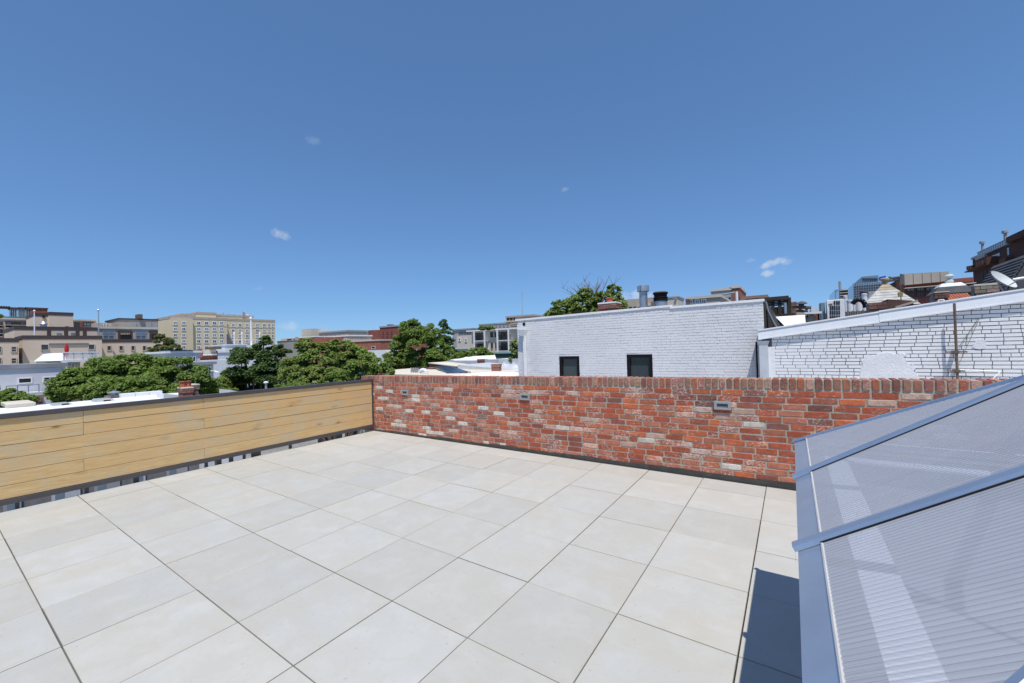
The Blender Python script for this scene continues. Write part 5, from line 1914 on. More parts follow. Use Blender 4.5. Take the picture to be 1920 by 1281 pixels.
q += [q[0] * [1, 1, 0] + [0, 0, GZ], q[1] * [1, 1, 0] + [0, 0, GZ], q[2] * [1, 1, 0] + [0, 3, GZ], q[3] * [1, 1, 0] + [0, 3, GZ]]
MB().add(q, [(0, 1, 2, 3), (4, 5, 1, 0), (5, 6, 2, 1), (7, 4, 0, 3), (6, 7, 3, 2)]).build('roof', WROOF, NR3)
Bld('white_parapet_wall', 'white parapet wall right of the sloping white roof', 'building', 'y', 29, 930, 673, 975, 4, WROOF)
MB().box(*rectY(842, 676, 905, 683, 29.6)[:2], 29.3, 29.9, GZ, rectY(842, 676, 905, 683, 29.6)[3]).build('lower_wall', GMETAL, NR3)
p0, p1 = atY(804, 681.5, 24), atY(857, 688, 24)
m = MB().hexa([(p0[0], 24, GZ), (p1[0], 24, GZ), (p1[0], 26, GZ), (p0[0], 26, GZ)], [(p0[0], 24, p0[2]), (p1[0], 24, p1[2]), (p1[0], 26, p1[2]), (p0[0], 26, p0[2])])
rp = thing('red_parapet', 'sloping red brick party wall behind the solar panels', 'wall', (p0[0], 25, GZ))
m.build('brickwork', REDB, rp)
MB().hexa([(p0[0], 23.9, p0[2]), (p1[0], 23.9, p1[2]), (p1[0], 26.1, p1[2]), (p0[0], 26.1, p0[2])], [(p0[0], 23.9, p0[2] + .06), (p1[0], 23.9, p1[2] + .06), (p1[0], 26.1, p1[2] + .06), (p0[0], 26.1, p0[2] + .06)]).build('coping', CREAM, rp)
# tilted solar array
sp_ = thing('solar_array', 'tilted dark blue solar panel rack on the cream roof', 'solar panel', tuple(atY(845, 700, 17.5)))
P4 = [atY(815, 687, 20.0), atY(846, 686.5, 20.6), atY(880, 697, 17.2), atY(838, 700.5, 16.6)]
n_ = np.cross(P4[1] - P4[0], P4[3] - P4[0]); n_ /= np.linalg.norm(n_)
if n_[2] > 0: n_ = -n_
for k in range(3):
    for r_ in range(2):
        def bl(u, v):
            return (P4[0] * (1 - u) + P4[1] * u) * (1 - v) + (P4[3] * (1 - u) + P4[2] * u) * v
        u0_, u1_ = k / 3 + .01, (k + 1) / 3 - .01
        v0_, v1_ = r_ / 2 + .01, (r_ + 1) / 2 - .01
        cs_ = [bl(u0_, v0_), bl(u1_, v0_), bl(u1_, v1_), bl(u0_, v1_)]
        MB().hexa([c_ + n_ * .05 for c_ in cs_], cs_).build('panel', SOLAR, sp_)
m = MB()
for k in range(5):
    b_ = P4[3] + (P4[2] - P4[3]) * k / 4
    m.tube(b_, (b_[0] + .1, b_[1], .16), .03, n=5)
    a_ = P4[0] + (P4[1] - P4[0]) * k / 4
    m.tube(a_, (a_[0], a_[1], .16), .03, n=5)
m.build('rack', RUST, sp_)
chimney('slim red brick chimney in front of the grey parapet', 921.5, 683, 935.5, 706, 'y', 19.0, .25, cred, 0, (CONC, .04), zb=.16)
chimney('red brick chimney behind the grey parapet, left of the condenser', 895, 673.5, 907, 690, 'y', 26, .6, cred, 0, None, zb=-.6)
chimney('squat brown brick chimney left of the solar panels', 799, 689.5, 811, 704, 'y', 20.0, .5, cbrown, 0, None, zb=.16)
chimney('small red chimney with terracotta pot above the left end of the brick wall', 698, 702, 711, 712, 'y', 14, .3, cred, (1, .16, .06), (TERRA, .05), zb=-.2)
x0, x1, z0, z1 = rectY(909, 674, 926.5, 692, 25)
t_ = thing('condenser_unit', 'square grey air conditioning condenser behind the slim chimney', 'air conditioner', ((x0 + x1) / 2, 25.3, z0))
MB().box(x0, x1, 25, 25.6, z0 - .5, z1).build('housing', GMETAL, t_, bevel=.02)
gm = MB()
for q in range(5):
    gm.box(x0 + .05, x1 - .05, 24.97, 25, z0 + .05 + q * .1, z0 + .1 + q * .1)
gm.build('louvre', GREYB, t_)
x0, x1, z0, z1 = rectY(770, 689, 786, 703, 17)
t_ = thing('lattice_screen', 'black and white lattice screened unit beside white wrapped ducts', 'air conditioner', ((x0 + x1) / 2, 17.2, z0))
MB().box(x0, x1, 17, 17.5, .16, z1).build('housing', DARK, t_)
gm = MB()
for q in range(7):
    for r_ in range(6):
        if (q + r_) % 2:
            gm.box(x0 + (x1 - x0) * q / 7, x0 + (x1 - x0) * (q + .8) / 7, 16.98, 17.0, .18 + (z1 - .2) * r_ / 6, .18 + (z1 - .2) * (r_ + .7) / 6)
gm.build('lattice', WMETAL, t_)
x0, x1, z0, z1 = rectY(785, 692, 802, 703, 16.5)
t_ = thing('wrapped_duct', 'rounded white wrapped duct on the roof beside the lattice unit', 'duct', ((x0 + x1) / 2, 16.5, .16))
m = MB()
pr_ = None
for k in range(9):
    a_ = math.pi * k / 8
    pt_ = Vector(((x0 + x1) / 2 - math.cos(a_) * (x1 - x0) * .4, 16.5, .16 + math.sin(a_) * (z1 - .16) * .8))
    if pr_ is not None: m.tube(pr_, pt_, .11, n=9)
    pr_ = pt_
m.build('duct', WROOF, t_)
for (px, py, yv, lab) in ((937, 676, 24, ''), (968, 684, 22, 'small pale satellite dish at the left edge of the white painted house'), (950, 683, 23, 'small grey satellite dish left of the pale one'),):
    if not lab: continue
    c = atY(px, py, yv)
    t_ = thing('satellite_dish', lab, 'satellite dish', (c[0], yv, c[2] - .6), 'small dishes on the middle roofs')
    MB().tube((c[0], yv, c[2] - .9), (c[0], yv, c[2] - .05), .025, n=6).build('mast', GALV, t_)
    m = MB()
    vs = [(c[0], yv - .02, c[2])]
    N_ = 14
    for k in range(N_):
        a_ = 2 * math.pi * k / N_
        vs.append((c[0] + .26 * math.cos(a_), yv - .10, c[2] + .26 * math.sin(a_)))
    m.add(vs, [(0, 1 + k, 1 + (k + 1) % N_) for k in range(N_)])
    m.build('reflector', WMETAL, t_)
    MB().tube((c[0], yv - .02, c[2] - .2), (c[0] - .05, yv - .35, c[2]), .012, n=5).build('arm', GALV, t_)
NRE = thing('membrane_roof', 'low cluttered white roof strip left of the white painted house', 'building', (-6, 13.5, GZ))
MB().box(xb + .1, xw0 - .1, 11.2, 16, GZ, .25).build('wall', GREYB, NRE)
MB().box(xb + .1, xw0 - .05, 11.1, 16.1, .25, .33).build('roof', WROOF, NRE)

# ------------------------------------------------------------------ right skyline behind the white houses
R1 = Bld('beige_office', 'beige roofed office glimpsed between flue pipe and small white tower', 'building', 'y', 62, 1172, 560, 1222, 14, BEIGE, pb=None)
R1.slab(1196, 572, 1226, 574.5, CONC, 'ledge', .4)
for q in range(6):
    R1.slab(1180 + q * 8, 575.5, 1185 + q * 8, 579, DARK, 'window', .2)
R2 = Bld('small_white_tower', 'small cream stair tower right of the black ventilator', 'building', 'y', 48, 1251, 558.5, 1271, 3, CONC, coping=(GREYB, .15, .08))
R2.win(1265, 560.5, 1269, 563, CONC, DARK, .08)
R3 = Bld('brown_roof_block', 'long low brown roof between the black ventilator and the white tower', 'building', 'y', 52, 1220, 565, 1252, 8, plain('brown roof block', (.22, .17, .15), .9))
R4 = Bld('window_band_house', 'grey penthouse with a band of large square windows', 'building', 'y', 36, 1289, 559.5, 1350, 8, BEIGE, coping=(CONC, .2, .1))
for (a, c) in ((1291, 1300), (1303, 1312.5), (1315, 1325)):
    R4.win(a, 562.5 - (a - 1290) * .05, c, 571, GALV, GLASS_B, .15, nx=2)
chimney('slim dark chimney at the left end of the window band penthouse', 1285.5, 560.5, 1291, 575, 'y', 35.5, .4, cbrown, 0, None)
R5 = Bld('brown_brick_office', 'tall brown brick rooftop block with grey side above the white house', 'building', 'y', 60, 1370, 540.5, 1386.5, 9, plain('brown office brick', (.26, .13, .10), .9), coping=(CONC, .3, .1))
R5b = Bld('', '', '', 'y', 60, 1333, 545.5, 1370, 9, GREYB, parent=R5.o, coping=(CONC, .3, .1))
R5.slab(1386.5, 554.5, 1440, 580, plain('rose brick', (.34, .19, .15), .9), 'low_wing', 0, 8)
for (a, c) in ((1359, 1364), (1366, 1371)):
    R5b.win(a, 556.5, c, 563.5, GALV, GLASS, .2)
x = atY(1357.5, 560, 55)[0]
t_ = thing('vent_stack', 'tall white metal vent stack before the brown brick office', 'vent', (atY(1382, 560, 50)[0], 50, 3))
xv = atY(1381.5, 560, 50)[0]
MB().tube((xv, 50, 2.5), (xv, 50, atY(1381, 547, 50)[2]), .13, n=9).build('pipe', WMETAL, t_)
t_ = thing('gooseneck_pipe', 'bent grey gooseneck pipe beside the white vent stack', 'pipe', (atY(1357, 560, 50)[0], 50, 3))
xg = atY(1357, 560, 50)[0]; zg = atY(1357, 552.5, 50)[2]
MB().tube((xg, 50, 2.5), (xg, 50, zg), .10, n=8).tube((xg, 50, zg), (xg + 1.1, 50, zg + .12), .10, n=8).build('pipe', GALV, t_)
# dark timber screen with stair
ts = thing('timber_screen', 'dark weathered timber roof screen right of the white painted house', 'screen', (atY(1455, 580, 15)[0], 15, 2))
x0, x1, z0, z1 = rectY(1398, 556, 1479, 562, 15)
zt0, zt1 = atY(1400, 561, 15)[2], atY(1478, 554.5, 15)[2]
zb_ = atY(1460, 592, 15)[2]
MB().add([(x0, 14.95, zt0 - .10), (x1, 14.95, zt1 - .12), (x1, 15.4, zt1 - .12), (x0, 15.4, zt0 - .10), (x0, 14.95, zt0), (x1, 14.95, zt1), (x1, 15.4, zt1), (x0, 15.4, zt0)],
         [(3, 2, 1, 0), (4, 5, 6, 7), (0, 1, 5, 4), (1, 2, 6, 5), (2, 3, 7, 6), (3, 0, 4, 7)]).build('top_beam', DWOOD, ts)
for px, w in ((1433, .06), (1449, .05), (1462, .05), (1476.5, .10)):
    x = atY(px, 575, 15)[0]
    MB().box(x - w, x + w, 15.0, 15.1, zb_ - .6, atY(px, 558, 15)[2]).build('post', DWOOD, ts)
for py in (563.5, 566.5, 569.5, 572.5):
    xa_, xb2 = atY(1434, py, 15)[0], atY(1475, py, 15)[0]
    z = atY(1455, py, 15)[2]
    MB().box(xa_, xb2, 15.02, 15.06, z - .022, z + .022).build('slat', DWOOD, ts)
for k in range(17):
    px = 1437 + k * 2.3
    x = atY(px, 585, 15)[0]
    MB().box(x - .018, x + .018, 15.03, 15.06, zb_ - .6, atY(px, 577.5, 15)[2]).build('baluster', DWOOD, ts)
MB().box(atY(1434, 590, 15.3)[0], atY(1478, 590, 15.3)[0], 15.3, 15.35, zb_ - .8, atY(1455, 576, 15.3)[2]).build('back_boards', plain('old boards', (.12, .09, .07), .9, var=.4, scale=5), ts)
x = atY(1472.5, 580, 14.9)[0]
MB().tube((x, 14.85, zb_ - .4), (x, 14.85, atY(1472, 568, 14.9)[2]), .04, n=7).build('vent_pipe', GALV, ts)
# curled black membrane between the two white houses
cm_ = thing('roof_membrane', 'curling black roofing membrane between the two white walls', 'roofing', (2.6, 12, 1.5))
m = MB()
rows = [((1433, 562), (1436, 562)), ((1436, 577), (1441, 573)), ((1442, 592), (1452, 588)), ((1450, 608), (1466, 602)), ((1458, 622), (1482, 614))]
vs = []
for k, (a_, b_) in enumerate(rows):
    vs += [atY(a_[0], a_[1], 10.75 + k * .05), atY(b_[0], b_[1], 11.1 + k * .25)]
vs += [v_ + np.array([0, .04, -.02]) for v_ in vs]
n2 = len(rows) * 2
fs = []
for k in range(len(rows) - 1):
    i = 2 * k
    fs += [(i, i + 1, i + 3, i + 2), (n2 + i + 2, n2 + i + 3, n2 + i + 1, n2 + i), (i, i + 2, n2 + i + 2, n2 + i), (i + 1, n2 + i + 1, n2 + i + 3, i + 3)]
m.add(vs, fs)
m.build('sheet', TAR, cm_)
m = MB()
pr_ = None
for (px, py) in ((1436, 566), (1440, 583), (1447, 598), (1456, 614)):
    pt_ = atY(px, py, 10.7)
    if pr_ is not None: m.tube(pr_, pt_, .018, n=6)
    pr_ = pt_
m.build('edge_trim', GALV, cm_)
# brown bricks behind
BK = Bld('back_wall', 'brown shaded house wall behind the curled black membrane', 'building', 'y', 14.4, 1434, 589, 1490, 1.0, DWOOD)
ws = thing('white_board', 'bright white leaning board behind the metal fascia', 'board', tuple(atY(1485, 610, 11.5)))
q = [atY(px, py, yv) for (px, py, yv) in ((1454, 594, 11.5), (1509, 590.5, 11.9), (1512, 618, 11.5), (1480, 620, 11.2))]
MB().hexa([p_ + np.array([0, .03, 0]) for p_ in q], q).build('sheet', WROOF, ws)
chimney('brown brick chimney stack right of the timber screen', 1484, 566, 1493, 600, 'y', 17, .4, cbrown, 0, None)
t_ = thing('roof_pipes', 'cluster of rusty pipes and a mushroom cowl by the brown chimney', 'pipes', tuple(atY(1503, 585, 18)))
m = MB()
m.tube(atY(1492, 576, 18), atY(1521, 577, 18), .06, n=7)
m.tube(atY(1500, 583, 18), atY(1500, 571, 18), .05, n=7).tube(atY(1512, 590, 18), atY(1512, 576, 18), .04, n=7)
m.tube(atY(1490, 583, 18), atY(1515, 584, 18), .05, n=6)
m.build('pipe', RUST, t_)
c = atY(1503.5, 568.5, 18)
MB().lathe((c[0], 18, c[2] - .05), [(.06, -.12), (.07, 0), (.17, .02), (.13, .08), (.03, .12)], 12).build('cowl', SLATE, t_)
Bld('tan_shed', 'small tan roof shed right of the brown chimney stack', 'building', 'y', 21, 1479, 571, 1506, 2, TAN2)
tt = thing('roof_table', 'white topped table with dark barrel beneath on the patched house roof', 'table', tuple(atY(1525, 600, 12.5)))
x0, x1, z0, z1 = rectY(1508, 584, 1541, 588.5, 12.5)
MB().box(x0, x1, 12.5, 13.1, z0, z1 - .01).build('top', WMETAL, tt)
for x in (x0 + .05, x1 - .08):
    MB().box(x, x + .03, 12.6, 12.63, z0 - .6, z0).build('leg', BLACK, tt)
MB().box(x0 + .1, x1 - .15, 12.9, 13.0, z0 - .5, z0 - .01).build('back_panel', DWOOD, tt)
t_ = thing('barrel', 'tan rounded barrel standing under the white topped table', 'barrel', tuple(atY(1519, 604, 12.6)))
c = atY(1519, 606, 12.6)
MB().lathe((c[0], 12.7, c[2] - .1), [(.10, 0), (.13, .12), (.13, .2), (.10, .30)], 12).build('body', FINIAL, t_)
Bld('pale_annex', 'pale low rooftop annex behind the white topped table', 'building', 'y', 26, 1521, 577.5, 1540, 3, WROOF)
Bld('shaded_brick_house', 'reddish brick house edge left of the heat pump', 'building', 'y', 20, 1520, 588, 1549, 2, DREDB)
# heat pump
x0, x1, z0, z1 = rectY(1550.5, 562, 1584, 604, 13)
hp = thing('heat_pump', 'tall white heat pump with a grid of dark slots above the fascia', 'air conditioner', ((x0 + x1) / 2, 13, z0))
MB().box(x0, x1, 13, 13.35, z0 - .3, z1).build('housing', WMETAL, hp, bevel=.012)
gm = MB()
rws = [(3, 564, 571.5, (1563.5, 1568, 1572)), (5, 573.5, 581.5, (1555.8, 1559.8, 1563.8, 1568, 1572.2)), (5, 583, 590, (1556, 1560, 1564, 1568.2, 1572.4)), (5, 592, 600, (1556.3, 1560.3, 1564.2, 1568.4, 1572.6))]
for (_, t0, t1, xs2) in rws:
    for px in xs2:
        a, b, c, d = rectY(px, t0, px + 2.7, t1, 13)
        gm.box(a, b, 12.985, 13.0, c, d)
gm.build('slots', DARK, hp)
a, b, c, d = rectY(1553.7, 569.5, 1561, 571.3, 13)
MB().box(a, b, 12.985, 13.0, c, d).build('nameplate', SLATE, hp)
MB().box(x0 - .12, x0 - .03, 13.1, 13.5, z0 - .3, z1 - .05).build('side_unit', plain('blue grey side', (.16, .24, .28), .5), hp)
t_ = thing('black_unit', 'dark narrow box left of the heat pump', 'box', tuple(atY(1541, 590, 14.5)))
a, b, c, d = rectY(1537, 568.5, 1544, 600, 14.5)
MB().box(a, b, 14.5, 14.8, c, d).build('box', GREYB, t_)
# exhaust cylinders
for (px, pt, w, yv, lab) in ((1586.5, 558, 3.2, 19, 'tall slim pale exhaust duct right of the heat pump'), (1594, 566, 4.5, 18, 'short pale exhaust drum, first after the slim duct'), (1603, 569, 4.0, 18.3, 'short pale exhaust drum in the middle of the cluster'),
                             (1611, 564, 5.0, 18, 'wide pale exhaust drum under the black curved duct'), (1622, 554, 4.2, 18.5, 'tall pale exhaust duct beside the dark wind cowl')):
    c = atY(px, 590, yv)
    zt_ = atY(px, pt, yv)[2]
    r_ = w * (yv / 1.27) / FOC
    t_ = thing('exhaust_duct', lab, 'duct', (c[0], yv, c[2] - .5), 'pale exhaust ducts right of the heat pump')
    MB().tube((c[0], yv, c[2] - 1), (c[0], yv, zt_), r_, n=14).build('pipe', WMETAL, t_)
    MB().lathe((c[0], yv, zt_), [(r_ * 1.08, -.02), (r_ * 1.08, .05), (r_ * .7, .07)], 14).build('rim', GMETAL, t_)
t_ = thing('curved_duct', 'black curved duct arching over the pale exhaust drums', 'duct', tuple(atY(1612, 575, 17.5)))
m = MB()
pr_ = None
for k in range(8):
    a_ = math.pi * (.85 - .85 * k / 7)
    pt_ = atY(1610 + 13 * math.cos(a_), 577 - 15 * math.sin(a_), 17.5)
    if pr_ is not None: m.tube(pr_, pt_, .07, n=8)
    pr_ = pt_
m.build('duct', BLACK, t_)
t_ = thing('wind_cowl', 'dark ribbed wind cowl above the tall exhaust duct', 'cowl', tuple(atY(1620, 554, 19)))
c = atY(1620.5, 554, 19)
MB().lathe((c[0], 19, c[2]), [(.10, -.1), (.11, 0), (.13, .02), (.08, .04), (.13, .06), (.08, .09), (.13, .11), (.12, .15)], 14).build('body', SLATE, t_)
t_ = thing('roof_deck_box', 'weathered wooden deck box below the exhaust drums', 'box', tuple(atY(1610, 590, 15)))
a, b, c, d = rectY(1584, 583.5, 1630, 600, 15)
MB().box(a, b, 15, 15.5, c, d).build('side', plain('grey boards', (.20, .19, .17), .9, var=.4, scale=6), t_)
for q in range(10):
    xx = a + (b - a) * q / 10
    MB().box(xx, xx + (b - a) / 10 - .015, 14.97, 15, c, d + (.02 if q % 2 else 0)).build('plank', plain('grey boards', (.2, .19, .17)), t_)
# rust and pale steel tower, glass offices
RX = Bld('steel_stair_tower', 'thin steel stair tower with mast left of the glass office', 'building', 'y', 95, 1573.5, 543, 1590, 6, GLASS_B, pb=570)
for q in range(5):
    RX.slab(1574, 544 + q * 5, 1590, 545.2 + q * 5, CONC, 'landing', .8)
    RX.slab(1577 + q * 3, 543, 1577.8 + q * 3, 570, RUST, 'upright', .5)
c = atY(1575.8, 543, 95)
MB().tube((c[0], 95.5, c[2] - 1), (c[0], 95.5, atY(1575.5, 527, 95)[2]), .22, n=6).build('mast', GREYB, RX.o)
GO = Bld('glass_office', 'blue glass office tower on the right skyline', 'building', 'y', 150, 1600, 529.5, 1664, 40, GLASS_B)
GO2 = Bld('', '', '', 'y', 165, 1616, 517.5, 1647, 20, plain('glass tower head', (.22, .27, .33), .4), parent=GO.o, part='upper_floor')
for q in range(14):
    GO.slab(1600 + q * 4.6, 530, 1600.5 + q * 4.6, 560, GREYB, 'mullion', .4)
for q in range(7):
    GO.slab(1600, 534 + q * 4.5, 1664, 534.5 + q * 4.5, GREYB, 'floor_band', .35)
for q in range(12):
    a = 1616.5 + q * 2.5
    p_, q_, r__, s__ = rectY(a, 521.5, a + 1.2, 526, 165)
    MB().box(p_, q_, 164.7, 165, r__, s__).build('window', GLASS, GO.o)
GO3 = Bld('glass_annex', 'low pale glass wing left of the steel stair tower', 'building', 'y', 150, 1565, 543, 1578, 20, GLASS_B)
GB = Bld('grey_glass_block', 'sloping grey panel block right of the glass office', 'building', 'y', 110, 1628, 545, 1668, 20, GREYB)
bf = thing('blue_banner', 'small blue tarpaulin on the roof beside the glass office', 'tarpaulin', tuple(atY(1656, 525, 70)))
a, b, c, d = rectY(1648.5, 519, 1661, 525.5, 70)
MB().hexa([(a, 70, c), (b, 70, c), (b, 70.3, c), (a, 70.3, c)], [(a, 70, d), (b, 70, d + .1), (b, 70.3, d), (a, 70.3, d - .1)]).build('sheet', BLUEF, bf)
t_ = thing('roof_scaffold', 'dark tangle of pipes on the skyline behind the pyramid roof', 'pipes', tuple(atY(1675, 525, 60)))
m = MB()
for (a, b, c, d) in ((1660, 523, 1700, 518), (1662, 527, 1700, 524), (1668, 528, 1668, 519), (1680, 526, 1688, 519), (1690, 528, 1690, 514), (1700, 522, 1740, 514), (1672, 521, 1686, 526)):
    m.tube(atY(a, b, 60), atY(c, d, 60), .12, n=5)
m.build('pipe', SLATE, t_)
Bld('dark_brown_block', 'dark brown block behind the pyramid roof', 'building', 'y', 66, 1680, 526, 1696, 10, BROWNB)
BO = Bld('beige_panel_office', 'long beige panelled office with window rows at right', 'building', 'y', 58, 1694, 527, 1826, 14, DREDB)
for q in range(5):
    BO.slab(1694 + q * 16.6, 514 - q * .8, 1694 + q * 16.6 + 15.6, 535 - q * 1.6, BEIGE, 'panel', .5, 2)
BO.slab(1776, 522, 1824, 529, DREDB, 'brick_head', .1, 3)
for (a, c) in ((1699, 1716), (1718.5, 1733), (1735, 1752), (1755, 1768), (1803, 1813), (1815, 1826)):
    for (t0, t1) in ((539, 547.5), (549.5, 558)):
        dt = -(a - 1699) * .05
        BO.win(a, t0 + dt, c, t1 + dt, BROWNC, GLASS_B if t0 < 545 else GLASS, .15, nx=2)
BO.slab(1694, 536, 1826, 537.2, CONC, 'ledge', .7)
# pyramid roofs


def pyramid(label, px, ptop, pbase, hw, yv, mat, finm, capt, seed, base_mat=DREDB, trunc=0.0):
    t_ = thing('turret_roof', label, 'roof', tuple(atY(px, pbase, yv)), 'turret roofs on the right skyline')
    c = atY(px, pbase, yv + 0)
    top = atY(px, ptop, yv)
    w = hw * (yv / 1.35) / FOC
    z0, z1 = c[2], top[2]
    rows_ = 9
    for k in range(rows_):
        f0, f1 = k / rows_, (k + 1) / rows_
        lim = 1 - trunc
        wa, wb = w * (1 - f0 * lim), w * (1 - f1 * lim)
        za, zb2 = z0 + (z1 - z0) * f0, z0 + (z1 - z0) * f1
        e_ = .015
        MB().hexa([(c[0] - wa - e_, yv - wa - e_ + w, za), (c[0] + wa + e_, yv - wa - e_ + w, za), (c[0] + wa + e_, yv + wa + e_ + w, za), (c[0] - wa - e_, yv + wa + e_ + w, za)],
                  [(c[0] - wb, yv - wb + w, zb2), (c[0] + wb, yv - wb + w, zb2), (c[0] + wb, yv + wb + w, zb2), (c[0] - wb, yv + wb + w, zb2)]).build('shingle_course', capt if (k >= rows_ - 3 and capt) else mat, t_)
    return t_, c, w, z0, z1


t_, c, w, z0, z1 = pyramid('steep pyramid turret roof with pale shingles and ball finial', 1669, 524, 573, 42, 22, SHINGLE, FINIAL, plain('buff shingle', (.42, .34, .24), .8, var=.2), 1)
MB().lathe((c[0], 22 + w, z1 - .05), [(.12, 0), (.08, .08), (.16, .12), (.17, .18), (.10, .22)], 12).build('finial', FINIAL, t_)
MB().box(c[0] - w, c[0] + w, 22.0, 22 + 2 * w, z0 - 3, z0 - .02).build('base', DREDB, t_)
t_, c, w, z0, z1 = pyramid('white capped slate turret roof with white finial further right', 1790, 529, 548.5, 27, 24, SLATE, WMETAL, WMETAL, 2, trunc=.45)
m = MB().lathe((c[0], 24 + w, z1), [(.08, 0), (.14, .08), (.12, .16), (.05, .2), (.16, .32), (.10, .40)], 12)
m.build('finial', plain('green white metal', (.5, .56, .52), .6), t_)
chimney('dark red brick chimney before the pyramid turret', 1630, 567, 1661, 592, 'y', 14, .6, cdark, 0, None)
t_ = thing('low_gable', 'brown weathered gable roof end right of the dark red chimney', 'roof', tuple(atY(1690, 580, 15)))
a, b, c, d = rectY(1660, 559.5, 1721, 585, 15)
MB().hexa([(a, 15, c - .3), (b, 15, c - .3), (b, 16, c - .3), (a, 16, c - .3)], [(a + .05, 15, d), (b - .1, 15, d - .08), (b - .1, 16, d - .08), (a + .05, 16, d)]).build('gable', plain('rust brown', (.12, .065, .05), .8, var=.3, scale=5), t_)
MB().hexa([(a + .2, 14.96, c + .1), (b, 14.96, c + .25), (b, 15, c + .25), (a + .2, 15, c + .1)], [(a + .2, 14.96, c + .16), (b, 14.96, c + .31), (b, 15, c + .31), (a + .2, 15, c + .16)]).build('trim_board', BEIGE, t_)
t_ = thing('lamp_fixture', 'small yellowish box on a thin pole before the pyramid turret', 'lamp', tuple(atY(1689, 560, 16)))
c = atY(1689, 552, 16)
m = MB().tube((c[0], 16, c[2] - .7), (c[0], 16, atY(1689, 528, 16)[2]), .012, n=5)
m.build('pole', RUST, t_)
MB().box(c[0] - .06, c[0] + .04, 15.95, 16.05, c[2] - .06, c[2] + .06).build('box', plain('dull yellow', (.35, .30, .10), .7), t_)
chimney('rough dark stone chimney left of the clay tiles', 1754, 549, 1778, 575, 'y', 16, .5, cdark, 0, (CONC, .03))
# clay tile roof
t_ = thing('clay_tile_roof', 'strip of orange clay pantiles rising above the white fascia', 'roof', tuple(atY(1800, 560, 17)))
a, b, _, _ = rectY(1776, 550, 1832, 556, 17)
zlo, zhi = atY(1800, 567, 17)[2], atY(1800, 549, 17)[2]
nt = 9
for q in range(nt):
    xx = a + (b - a) * (q + .5) / nt
    rr_ = (b - a) / nt * .5
    for k in range(4):
        f0, f1 = k / 4, (k + 1) / 4
        ya_, za_ = 17 + f0 * .8, zlo + (zhi - zlo) * f0
        yb2, zb2 = 17 + f1 * .8, zlo + (zhi - zlo) * f1
        MB().tube((xx, ya_, za_), (xx, yb2, zb2 + .01), rr_ * 1.05, rr_ * .85, 9).build('clay_tile', TERRA, t_)
MB().box(a - .05, b + .02, 17.8, 18.6, zhi - .6, zhi + .03).build('flat_top', GREYB, t_)
chimney('wide pale brick chimney with rounded top beside the satellite dish', 1829, 536, 1871, 562, 'y', 14, .3, cpale, 0, (CONC, .05))
t_ = thing('satellite_dish', 'large pale satellite dish on an arm above the fascia at far right', 'satellite dish', tuple(atY(1880, 545, 13)))
c = atY(1874, 529, 13)
m = MB()
ax = Vector((.55, -.45, .55)).normalized()
s1 = ax.orthogonal().normalized(); s2 = ax.cross(s1)
vs = [Vector(c)]
N_ = 22
for ring, (rr_, dp) in enumerate(((.10, .012), (.20, .05), (.26, .09))):
    for k in range(N_):
        a_ = 2 * math.pi * k / N_
        vs.append(Vector(c) + (s1 * math.cos(a_) + s2 * math.sin(a_)) * rr_ + ax * dp)
fs = [(0, 1 + k, 1 + (k + 1) % N_) for k in range(N_)]
for ring in range(2):
    for k in range(N_):
        i0 = 1 + ring * N_
        fs.append((i0 + k, i0 + N_ + k, i0 + N_ + (k + 1) % N_, i0 + (k + 1) % N_))
m.add(vs, fs)
m.build('reflector', plain('dish', (.55, .58, .58), .5), t_, smooth=True)
MB().tube(Vector(c) - ax * .02, Vector(atY(1882, 548, 13)), .02, n=7).tube(Vector(atY(1882, 541, 13)), Vector(atY(1908, 526, 12.6)), .012, n=6).build('arm', GALV, t_)
c2 = atY(1910, 524, 12.6)
MB().tube(Vector(c2) - Vector((.08, 0, 0)), Vector(c2) + Vector((.07, 0, .02)), .03, n=9).build('receiver', WMETAL, t_)
# slate slope at far right
t_ = thing('slate_roof', 'steep dark slate roof slope at the far right edge', 'roof', tuple(atY(1915, 545, 15)))
p0, p1 = atY(1884, 550, 14), atY(1930, 478, 14)
dx, dz = p1[0] - p0[0], p1[2] - p0[2]
MB().add([tuple(p0), (p0[0] + 3, 14, p0[2]), (p1[0] + 3, 14, p1[2]), tuple(p1), (p0[0], 16, p0[2]), (p0[0] + 3, 16, p0[2]), (p1[0] + 3, 16, p1[2]), (p1[0], 16, p1[2])],
         [(0, 1, 2, 3), (7, 6, 5, 4), (0, 3, 7, 4), (0, 4, 5, 1), (3, 2, 6, 7)]).build('gable', SLATE, t_)
nn = Vector((-dz, 0, dx)).normalized()
for k in range(11):
    f0, f1 = k / 11, (k + 1) / 11 + .02
    a_ = Vector((p0[0] + dx * f0, 13.95, p0[2] + dz * f0)) + nn * .035
    b_ = Vector((p0[0] + dx * f1, 13.95, p0[2] + dz * f1)) + nn * .01
    for j in range(5):
        y_ = 13.95 + j * .4
        A_, B_ = Vector((a_.x, y_, a_.z)), Vector((b_.x, y_, b_.z))
        o2 = Vector((0, .39, 0))
        MB().hexa([A_, A_ + o2, B_ + o2, B_], [A_ + nn * .02, A_ + o2 + nn * .02, B_ + o2 + nn * .02, B_ + nn * .02]).build('slate', SLATE, t_)
# brown brick tower, its shaded side running away from the camera
XT = 26.0
TW = thing('brown_tower', 'tall dark brown brick apartment tower at the right edge', 'building', (XT + 8, 88, GZ))


def tw(pl, pt, pr, pb, mat, name, out, zt=None):
    y0, y1, z0, z1 = rectX(pl, pt, pr, pb, XT)
    if zt is not None: z1 = zt
    return MB().box(XT - out, XT + .05, y0, y1, z0, z1).build(name, mat, TW)


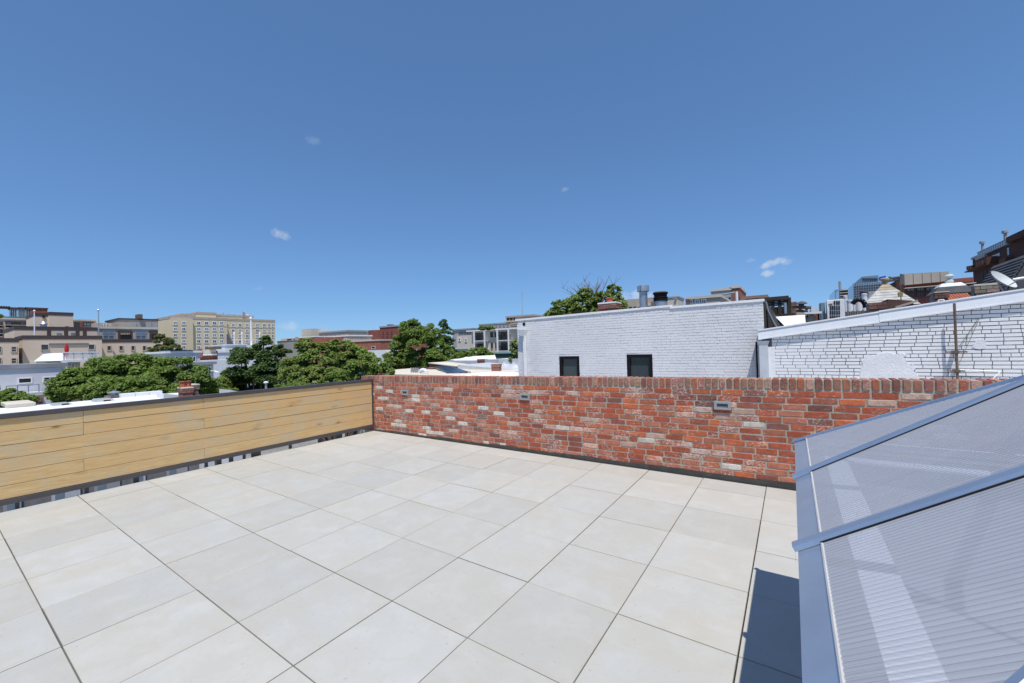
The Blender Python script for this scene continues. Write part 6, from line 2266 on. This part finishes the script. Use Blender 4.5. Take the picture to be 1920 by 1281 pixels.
yf_ = atX(1824, 500, XT)[1]; ym_ = atX(1839, 490, XT)[1]; yn_ = atX(1960, 440, XT)[1]; yu_ = atX(1907, 450, XT)[1]
zA = atX(1826, 486, XT)[2]; zC = atX(1860, 475, XT)[2]
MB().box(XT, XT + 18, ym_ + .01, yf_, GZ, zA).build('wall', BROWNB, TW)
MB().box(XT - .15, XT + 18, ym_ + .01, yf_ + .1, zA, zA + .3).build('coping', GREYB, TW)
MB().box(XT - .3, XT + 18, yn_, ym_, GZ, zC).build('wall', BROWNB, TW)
MB().box(XT - .4, XT, yn_, ym_, zC, zC + .15).build('parapet', SLATE, TW)
n_ = 16
for q in range(n_):
    ya_ = yu_ + (ym_ - yu_) * q / n_
    w_ = (ym_ - yu_) / n_
    MB().box(XT - .36, XT - .28, ya_, ya_ + .08, zC + .15, zC + .80).build('rail_post', GREYB, TW)
    MB().box(XT - .33, XT - .31, ya_ + .1, ya_ + w_ - .02, zC + .20, zC + .76).build('glass_panel', plain('rail glass', (.30, .34, .36), .2), TW)
MB().box(XT - .38, XT - .26, yu_, ym_, zC + .80, zC + .86).build('top_rail', GREYB, TW)
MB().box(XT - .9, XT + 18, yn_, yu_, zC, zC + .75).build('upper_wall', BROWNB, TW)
for q in range(3):
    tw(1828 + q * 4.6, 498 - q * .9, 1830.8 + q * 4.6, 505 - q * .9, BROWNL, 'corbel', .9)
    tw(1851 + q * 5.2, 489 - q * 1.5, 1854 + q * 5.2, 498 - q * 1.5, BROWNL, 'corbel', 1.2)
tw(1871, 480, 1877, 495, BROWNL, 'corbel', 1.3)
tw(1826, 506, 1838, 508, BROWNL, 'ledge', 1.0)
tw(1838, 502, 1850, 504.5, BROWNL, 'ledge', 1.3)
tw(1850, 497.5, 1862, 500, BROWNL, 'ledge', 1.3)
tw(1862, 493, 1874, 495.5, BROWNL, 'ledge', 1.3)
tw(1844, 487, 1856, 491, GLASS_L, 'window', .35)
tw(1867, 476, 1882, 482, GLASS_L, 'window', .35)
tw(1896.5, 464, 1899.5, 478, GLASS_L, 'window', .35)
for q in range(5):
    tw(1845 + q * 8.2, 508 - q * 2.6, 1850 + q * 8.2, 548, DARK, 'recess', .33)
tw(1896, 483, 1909, 530, BROWNL, 'pier', 1.0)
tw(1839, 478, 1858, 484, GREYB, 'plant_screen', .6)
for (px, pt, lab) in ((1842.5, 457, 'left'), (1886, 437, 'right')):
    c = atX(px, 470, XT + .5)
    zt_ = atX(px, pt, XT + .5)[2]
    t_ = thing('flue_stack', lab + ' thin flue stack on the brown brick tower roof', 'flue', (c[0], c[1], zC), 'thin flues on the brown tower')
    MB().tube((c[0], c[1], zC), (c[0], c[1], zt_), .16, n=7).build('pipe', GREYB, t_)
    MB().lathe((c[0], c[1], zt_), [(.16, 0), (.32, .03), (.32, .35), (.1, .4)], 9).build('cap', GREYB, t_)
# small white chair-like hatch frame on the fascia
a, b, c, d = rectY(1757, 562.5, 1770, 567, 10.1)
t_ = thing('roof_hoop', 'small white bent frame standing on the sloping fascia', 'frame', ((a + b) / 2, 10.1, c))
MB().tube((a, 10.1, c - .05), (a + .02, 10.1, d), .009, n=6).tube((a + .02, 10.1, d), (b, 10.1, d), .009, n=6).tube((b, 10.1, d), (b, 10.1, c - .05), .009, n=6).build('frame', WMETAL, t_)
